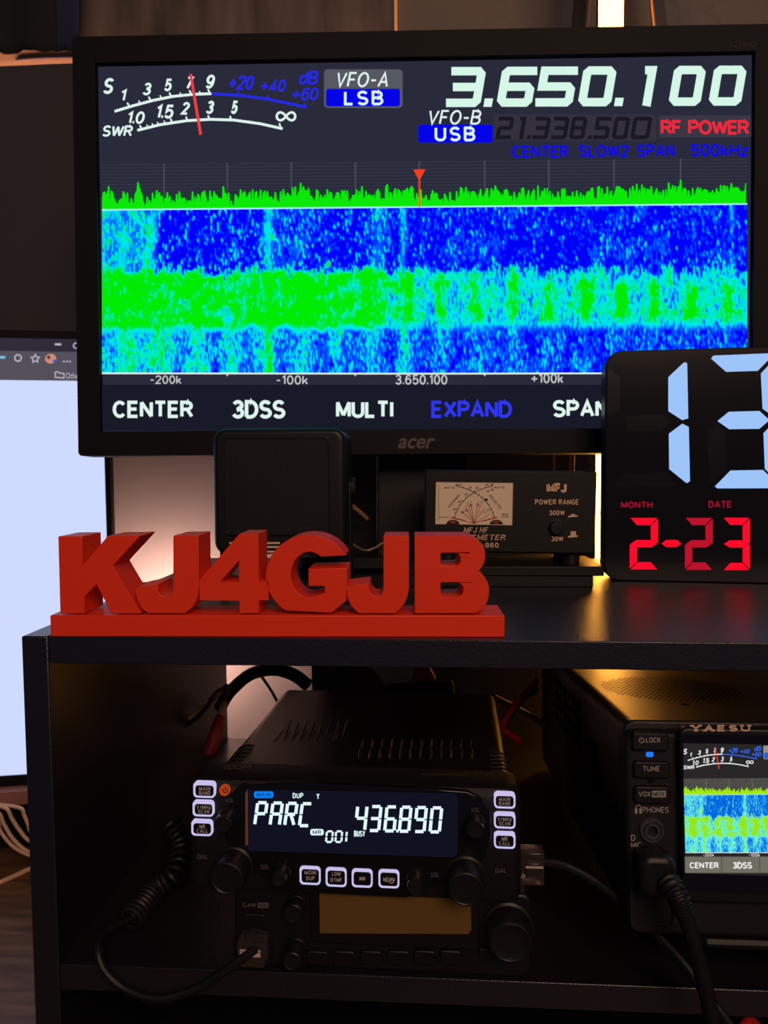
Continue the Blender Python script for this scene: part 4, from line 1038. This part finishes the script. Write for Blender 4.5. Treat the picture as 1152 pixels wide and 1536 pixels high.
# round microphone plug in the base radio
yc = thing('microphone_cord', 'thick black cord hanging from the big plug in the right-hand radio', 'cord')
yp0 = YM @ TY(974, 1318, -0.004)
hw = 0.0088
mbp = MB().prism(rrect(TY(961, 1318, -0.018).x, TY(1016, 1318, -0.018).x, TY(980, 1350, -0.018).z, TY(980, 1284, -0.018).z, 0.005, 6), -0.018, -0.004)
mbp.v = [tuple(YM @ Vector(v)) for v in mbp.v]
mbp.build('plug', PLASTIC, yc, 0.003, 3)
rl = [at(1004, 1326, -0.022), at(1011, 1336, -0.026), at(1017, 1347, -0.028), at(1022, 1360, -0.029), at(1026, 1372, -0.030)]
sp_ = spline(rl, 8); rad_ = [0.0056*(1-0.25*i/len(sp_))*(1.0 if (i//2) % 2 else 0.86) for i in range(len(sp_))]
MB().tube(sp_, rad_, 12).build('strain_relief', RUBBER, yc)
pts = [at(1025, 1366, -0.030), at(1036, 1400, -0.031), at(1050, 1450, -0.032), at(1062, 1500, -0.033), at(1070, 1550, -0.034), at(1074, 1640, -0.035)]
MB().tube(spline(pts, 10), 0.0033, 12).build('lead', CAB, yc)

# power leads behind the radios
def cord(name, label, pts, r, mt, cat='cord', n=10):
    return tag(MB().tube(spline(pts, 10), r, n).build(name, mt), label, cat)
cord('power_wire', 'thick black cable arching behind the upper radio under the shelf top', [at(330, 1062, 0.24), at(345, 1038, 0.235), at(375, 1012, 0.23), at(410, 1004, 0.225), at(440, 1012, 0.22), at(462, 1028, 0.215)], 0.005, CAB)
cord('cable', 'thin black wire slanting across the pale wall left of the upper radio', [at(380, 1000, 0.25), at(396, 1020, 0.25), at(412, 1045, 0.245), at(425, 1075, 0.24)], 0.0012, CAB)
rc = thing('clip_lead', 'black lead ending in a dull red boot, left of the upper radio', 'cord')
MB().tube(spline([at(345, 1030, 0.225), at(338, 1045, 0.205), at(336, 1056, 0.195)], 8), 0.0022).build('lead', CAB, rc)
MB().tube([at(336, 1054, 0.195), at(330, 1076, 0.185)], 0.0026).build('sleeve', pbr('tan_sleeve', (0.35, 0.22, 0.12), 0.5), rc)
rp_ = spline([at(331, 1074, 0.186), at(325, 1095, 0.18), at(318, 1118, 0.175), at(312, 1132, 0.172)], 6)
MB().tube(rp_, [0.0032+0.0018*math.sin(math.pi*i/(len(rp_)-1)) for i in range(len(rp_))]).build('boot', DULL_RED, rc)
bc_ = thing('clip_lead', 'black lead with two tan sleeves slanting down to the left under the shelf top', 'cord')
MB().tube(spline([at(340, 1028, 0.232), at(322, 1046, 0.215), at(300, 1072, 0.20), at(275, 1092, 0.19), at(268, 1110, 0.186)], 8), 0.0018).build('lead', CAB, bc_)
for a_, b_ in (((330, 1036, 0.222), (316, 1050, 0.212)), ((306, 1060, 0.207), (283, 1081, 0.195))):
    MB().tube([at(*a_), at(*b_)], 0.0024).build('sleeve', _m['tan_sleeve'], bc_)
pc = thing('power_connector', 'red and pale power connector behind the upper radio under the shelf top', 'connector', Matrix.Translation(at(612, 1018, 0.21)))
MB().prism([(-0.030, 0.012), (0.006, 0.012), (0.003, -0.002), (-0.018, -0.003), (-0.021, 0.003)], -0.005, 0.004).build('pale_shell', pbr('pale_shell', (0.55, 0.38, 0.28), 0.5), pc, 0.001)
MB().prism([(0.006, 0.012), (0.016, 0.010), (0.021, 0.0), (0.003, -0.002)], -0.005, 0.004).build('red_shell', RED, pc, 0.001)
MB().prism(rrect(-0.014, 0.034, -0.012, -0.002, 0.003), -0.004, 0.008).build('plug_body', PLASTIC, pc, 0.001)
cord('power_wire', 'red wire bent beside the base radio, right of the upper radio', [at(806, 1020, 0.19), at(790, 1038, 0.185), at(770, 1060, 0.18), at(755, 1085, 0.175), at(756, 1095, 0.17), at(768, 1104, 0.165), at(781, 1113, 0.16)], 0.0022, RED)
cord('power_wire', 'black wire running alongside the bent red wire', [at(806, 1034, 0.192), at(785, 1048, 0.187), at(768, 1068, 0.182), at(752, 1092, 0.177)], 0.0022, CAB)
cord('cable', 'tan cable slanting behind the red wire in the gap between the radios', [at(742, 1046, 0.24), at(770, 1060, 0.24), at(806, 1080, 0.235), at(830, 1094, 0.23)], 0.0024, pbr('tan_jacket', (0.16, 0.10, 0.06), 0.5))
cord('power_wire', 'short red wire end in the bottom right corner under the lower board', [at(1112, 1545, 0.02), at(1124, 1530, 0.025), at(1136, 1540, 0.03), at(1150, 1560, 0.035)], 0.0022, RED)

# ------------------------------------------------------------------ behind: light bar, added second lamp, white monitor and the dark things on the wall
LMP = glow((255, 168, 66), 17.0)
LMP_ADDED = glow((255, 205, 190), 230.0)  # glow of the added unseen lamp behind the side panel
LY_ = 0.337
_t, _b = at(916.5, 20, LY_), at(911, 800, LY_)
LBS = (_t.x-_b.x)/(_t.z-_b.z); LBX = _b.x+(DESK_Z-_b.z)*LBS
lb = thing('light_bar', 'tall glowing warm light bar rising behind the monitor between two thin copper edges', 'lamp', Matrix.Translation((LBX, LY_, DESK_Z)))
HB = 1.0
MB().box(-0.010, 0.010, -0.004, 0.004, 0.02, HB).build('light_strip', LMP, lb, 0.002)
lb.rotation_euler = (0, math.atan(LBS), 0)
MB().box(-0.010, 0.010, 0.004, 0.012, 0.02, HB).build('backing', PLASTIC, lb, 0.001)
MB().box(-0.04, 0.04, -0.03, 0.04, 0.0, 0.02).build('base', PLASTIC, lb, 0.003)
xl_ = lb.matrix_world.translation.x
for (pa, pb, nm) in (((880, 48), (884, 0), 1), ((982, 48), (977, 0), 1)):
    RI = Matrix.Rotation(math.atan(LBS), 4, 'Y').inverted(); A = RI @ (at(pa[0], pa[1], 0.41)-lb.location); B_ = RI @ (at(pb[0], pb[1], 0.41)-lb.location)
    d = (B_-A); bot = A-d*((A.z-0.0)/d.z); top = A+d*((HB-A.z)/d.z)
    MB().tube([bot, top], 0.0018, 8).build('copper_edge', BRASS, lb)
    s_ = -1 if pa[0] < 916 else 1
    MB().add([bot+Vector((s_*0.002, 0.002, 0)), bot+Vector((s_*0.013, 0.002, 0)), top+Vector((s_*0.013, 0.002, 0)), top+Vector((s_*0.002, 0.002, 0)),
              bot+Vector((s_*0.002, 0.012, 0)), bot+Vector((s_*0.013, 0.012, 0)), top+Vector((s_*0.013, 0.012, 0)), top+Vector((s_*0.002, 0.012, 0))],
             [(0,1,2,3),(4,7,6,5),(0,4,5,1),(1,5,6,2),(2,6,7,3),(3,7,4,0)]).build('shadow_rail', PLASTIC, lb)  # dark rail stands in for the shadow band outside each copper edge
# grey box behind the wattmeter
gb = thing('storage_box', 'plain grey box standing behind the wattmeter below the monitor', 'box', Matrix.Translation((at(697, 760, 0.294).x, 0.294, 0)))
gw_ = at(862, 700, 0.294).x-gb.location.x
MB().box(0, gw_, 0, 0.012, 0, at(760, 684, 0.294).z+0.03).build('carton', pbr('grey_card', (0.2, 0.165, 0.145), 0.4, bump=0.2, bscale=90), gb, 0.001)

for xa in (829, 853):
    u_ = at(xa, 700, 0.294).x-gb.location.x; MB().box(u_, u_+0.0022, -0.0012, 0.0, 0, at(760, 686, 0.294).z+0.03).build('copper_edge', BRASS, gb)
# dark grey board leaning behind the shelf
bd = MB().box(at(467, 1000, 0.345).x, at(835, 1000, 0.345).x, 0.345, 0.36, DESK_Z, 0.16).build('backing_board', pbr('dark_grey_board', (0.03, 0.029, 0.032), 0.35), None, 0.001)
tag(bd, 'dark grey board standing behind the shelf unit under the monitor', 'board')
cord('cable', 'tan cord glinting diagonally right of the speaker', [at(520, 752, 0.30), at(536, 765, 0.30), at(552, 779, 0.30)], 0.0016, _m['tan_sleeve'])
cord('cable', 'thin tan cord curving along the shelf from the speaker towards the wattmeter', [at_z(524, 822, 0.0)+Vector((0, 0, 0.006)), at(545, 825, 0.20), at(562, 822, 0.19), at(580, 815, 0.185), at(612, 838, 0.17)], 0.0008, _m['tan_sleeve'])

# left: white monitor on its riser
LMM = pose(at(171, 900, 0.34), 12.0, 0.0)
LMM.translation.z = -0.218
TL = face(LMM)
lm = thing('monitor', 'large monitor at the far left showing a blank white browser page', 'monitor', LMM)
lt = TL(60, 496).z
LW = 0.72
s0 = TL(20, 1163).z; xs1 = TL(160, 800).x
hole = [(-LW+0.01, s0), (xs1, s0), (xs1, lt-0.007), (-LW+0.01, lt-0.007)]
MB().prism(rrect(-LW, 0, 0.0, lt, 0.004, 4), -0.001, 0.014, [hole]).build('bezel', BEZEL, lm, 0.001)
MB().prism(rrect(-LW+0.003, -0.003, 0.003, lt-0.003, 0.004, 4), 0.014, 0.03).build('back_shell', PLASTIC, lm, 0.003)
mb = MB().use(glow((207, 218, 255))).box(-LW+0.01, xs1, 0.001, 0.004, s0, lt-0.007)
lscr = mb.build('screen', None, lm, smooth=False)
mb = MB().use(glow((48, 44, 58))); zt_ = TL(60, 527).z; zp = TL(60, 570.5).z
mb.box(-LW+0.01, xs1, 0.0006, 0.0012, zt_, lt-0.007)
mb.use(glow((84, 80, 92))).box(-LW+0.01, xs1, 0.0006, 0.0012, zp, zt_)
ic_w = glow((190, 182, 192)); mb.use(ic_w)
ye = 0.0004
mb.rect(82, 515, 92, 518, TL, ye, 1); mb.stroke([(114+4*math.cos(k), 518.5+4*math.sin(k)) for k in np.linspace(0, 6, 10)], 1.6, TL, ye, True)
mb.stroke([(27+5*math.cos(k), 537+5*math.sin(k)) for k in np.linspace(0, 5.7, 10)], 2, TL, ye, True)
star = [(53+(6.5 if k % 2 == 0 else 3.2)*math.cos(-math.pi/2+k*math.pi/5), 538+(6.5 if k % 2 == 0 else 3.2)*math.sin(-math.pi/2+k*math.pi/5)) for k in range(10)]
mb.stroke(star, 1.6, TL, ye, True)
for x in (96, 100.5, 105): mb.rect(x-1.2, 541, x+1.2, 543.5, TL, ye)
mb.stroke([(83, 558), (88, 558), (90, 560), (96, 560), (96, 567), (83, 566)], 1.6, TL, ye, True)
mb.text('Other', (99, 559, 121, 568), TL, ye)
mb.use(glow((66, 63, 74))).stroke([(40, 532), (40, 543)], 1, TL, ye); mb.stroke([(74, 556), (74, 568)], 1, TL, ye)
mb.use(glow((120, 190, 215))).rect(-10, 534, 8, 538, TL, ye)
mb.use(glow((205, 140, 118))).poly([(76+8.5*math.cos(k*math.pi/8), 538+7.5*math.sin(k*math.pi/8)) for k in range(16)], TL, ye)
mb.use(glow((100, 66, 60))).poly([(73+3*math.cos(k*math.pi/4), 536+3*math.sin(k*math.pi/4)) for k in range(8)], TL, ye*0.8)
mb.use(glow((70, 90, 205))).poly([(82+3*math.cos(k*math.pi/4), 541.5+2.6*math.sin(k*math.pi/4)) for k in range(8)], TL, ye*0.8)
mb.build('browser_toolbar', None, lscr, smooth=False)
RISER = pbr('reddish_brown_wood', (0.28, 0.13, 0.10), 0.45, bump=0.2, bscale=80, stretch=(0.1, 1, 1))
rs = thing('monitor_riser', 'reddish brown wooden riser under the white monitor at the far left', 'riser', pose((LMM.translation.x, LMM.translation.y, 0), 12.0))
MB().box(-0.70, 0.005, -0.012, 0.055, -0.232, -0.2185).build('top_board', RISER, rs, 0.001)
MB().box(-0.01, 0.005, -0.005, 0.05, DESK_Z, -0.232).build('end_panel', RISER, rs, 0.001)
MB().box(-0.70, -0.685, -0.005, 0.05, DESK_Z, -0.232).build('end_panel', RISER, rs, 0.001)
MB().box(-0.685, -0.01, 0.045, 0.05, DESK_Z, -0.232).build('rear_panel', PLASTIC, rs)
TAN = pbr('tan_cable_jacket', (0.72, 0.46, 0.29), 0.45)
yq = 0.30
cab_l = [('outermost', [(-6, 1228), (0, 1245), (12, 1262), (26, 1274), (48, 1284)]), ('second', [(-4, 1218), (6, 1236), (18, 1256), (34, 1272), (50, 1280)]), ('third', [(8, 1212), (18, 1228), (30, 1246), (46, 1262)]), ('innermost', [(30, 1212), (36, 1222), (42, 1236), (50, 1250)])]
LBL = ['lowest tan cable looping under the brown riser at the far left', 'second lowest tan cable looping under the brown riser', 'third tan cable from the bottom under the brown riser', 'topmost short tan cable under the brown riser, nearest the shelf']
for lab, (nm_, pp) in zip(LBL, cab_l):
    o = cord('cable', lab, [at(pp[0][0]-34, pp[0][1]-6, yq+0.006)]+[at(x, y, yq) for x, y in pp]+[at(pp[-1][0]+40, pp[-1][1]+12, yq+0.004), at(pp[-1][0]+95, pp[-1][1]+8, yq+0.012)], 0.0016, TAN); o['group'] = 'tan cables under the monitor riser'
cord('cable', 'tan cable lying on the desk in front of the brown riser', [at_z(x, y, DESK_Z)+Vector((0, 0, 0.0022)) for x, y in ((-170, 1372), (-90, 1362), (-30, 1340), (0, 1327), (25, 1316), (50, 1305), (80, 1300))], 0.0022, TAN)
# added low lamp, unseen behind the shelf's side panel that warms the wall
l2x = at(215, 1000, 0.39).x
l2 = thing('light_bar', 'added unseen short light bar on the desk behind the shelf side panel', 'lamp', Matrix.Translation((l2x, 0.39, DESK_Z)))
MB().box(-0.010, 0.010, -0.004, 0.004, 0.15, 0.25).build('light_strip', LMP_ADDED, l2, 0.002)
MB().box(-0.006, 0.006, -0.004, 0.004, 0.02, 0.15).build('stem', PLASTIC, l2, 0.001)
MB().box(-0.032, 0.032, -0.010, -0.006, 0.14, 0.265).box(-0.032, -0.029, -0.006, 0.010, 0.14, 0.265).box(0.029, 0.032, -0.006, 0.010, 0.14, 0.265).build('shade', PLASTIC, l2, 0.0005)  # keeps the added lamp's light off the radios
MB().box(-0.025, 0.025, -0.02, 0.02, 0.0, 0.02).build('base', PLASTIC, l2, 0.003)

# upper left: dark panel, ledge and hanging cloths
px0 = at(-160, 200, 0.425).x; px1 = at(128, 200, 0.425).x
zt1 = at(60, 96, 0.425).z
pn = MB().box(px0, px1, 0.425, 0.443, -0.05, zt1).build('wall_panel', pbr('charcoal_leatherette', (0.045, 0.04, 0.042), 0.6, bump=0.5, bscale=45, spec=0.3), None, 0.001)
tag(pn, 'wide charcoal panel on the wall above the white monitor', 'panel')
lg = MB().box(px0, px1+0.03, 0.458, WY, at(60, 100, 0.46).z, at(60, 60, 0.46).z).build('ledge', pbr('pale_wood', (0.62, 0.40, 0.28), 0.5, bump=0.3, bscale=60), None, 0.001)
tag(lg, 'pale peach board on the wall showing as a strip above the charcoal panel', 'board')
ls_ = MB().box(px0+0.02, px1-0.005, 0.444, 0.447, zt1-0.016, zt1-0.012).build('light_strip', glow((255, 186, 150), 45.0))  # added strip, out of sight, to brighten the pale board
tag(ls_, 'added unseen warm light strip behind the top of the charcoal panel', 'lamp')
cord('cable', 'navy cord lying along the pale ledge at the upper left', [at(24, 89, 0.457), at(60, 86.5, 0.457), at(95, 85.5, 0.457), at(118, 85, 0.457)], 0.0009, pbr('navy_jacket', (0.02, 0.022, 0.07), 0.6))
def cloth(name, label, xa, xb, yb0, yb1, mt, Y):
    nx, nz = 40, 12; vs = []; fs = []
    for j in range(nz+1):
        for i in range(nx+1):
            t = i/nx; px = xa+(xb-xa)*t; hem = yb0+(yb1-yb0)*t+1.8*math.sin(px*0.13)+1.0*math.sin(px*0.31)
            py = -120+(hem+120)*j/nz
            p = at(px, py, Y); vs.append((p.x, Y+0.003*math.sin(px*0.09)*(j/nz), p.z))
    k = nx+1
    fs = [(j*k+i, j*k+i+1, (j+1)*k+i+1, (j+1)*k+i) for j in range(nz) for i in range(nx)]
    o = MB().add(vs, fs).build(name, mt)
    sd = o.modifiers.new('solid', 'SOLIDIFY'); sd.thickness = 0.004
    return tag(o, label, 'cloth')
cloth('hanging_cloth', 'black cloth hanging above the pale ledge in the top left corner', -160, 84, 81, 77, pbr('black_cloth', (0.012, 0.013, 0.013), 0.9, bump=0.4, bscale=300), 0.425)
cloth('hanging_cloth', 'navy cloth hanging beside the black cloth at the upper left', 80, 122, 76, 74, pbr('navy_cloth', (0.022, 0.026, 0.07), 0.9, bump=0.4, bscale=300), 0.428)
# dark canvas print above the monitor
c0, c1 = at(112, 60, 0.455).x, at(592, 60, 0.455).x
cv = thing('canvas_print', 'dark brown streaky picture on the wall above the monitor with a thin copper right edge', 'picture')
MB().box(c0, c1, 0.455, WY, 0.20, 0.62).build('canvas', pbr('streaky_print', (0.05, 0.038, 0.034), 0.65, bump=0.2, bscale=200, var=(0.17, 0.12, 0.10), vscale=9, stretch=(3.5, 1, 0.6)), cv, 0.001)
e_ = at(590, 60, 0.453)
MB().box(c1, c1+0.0028, 0.452, WY, 0.20, 0.62).build('edge_trim', BRASS, cv)
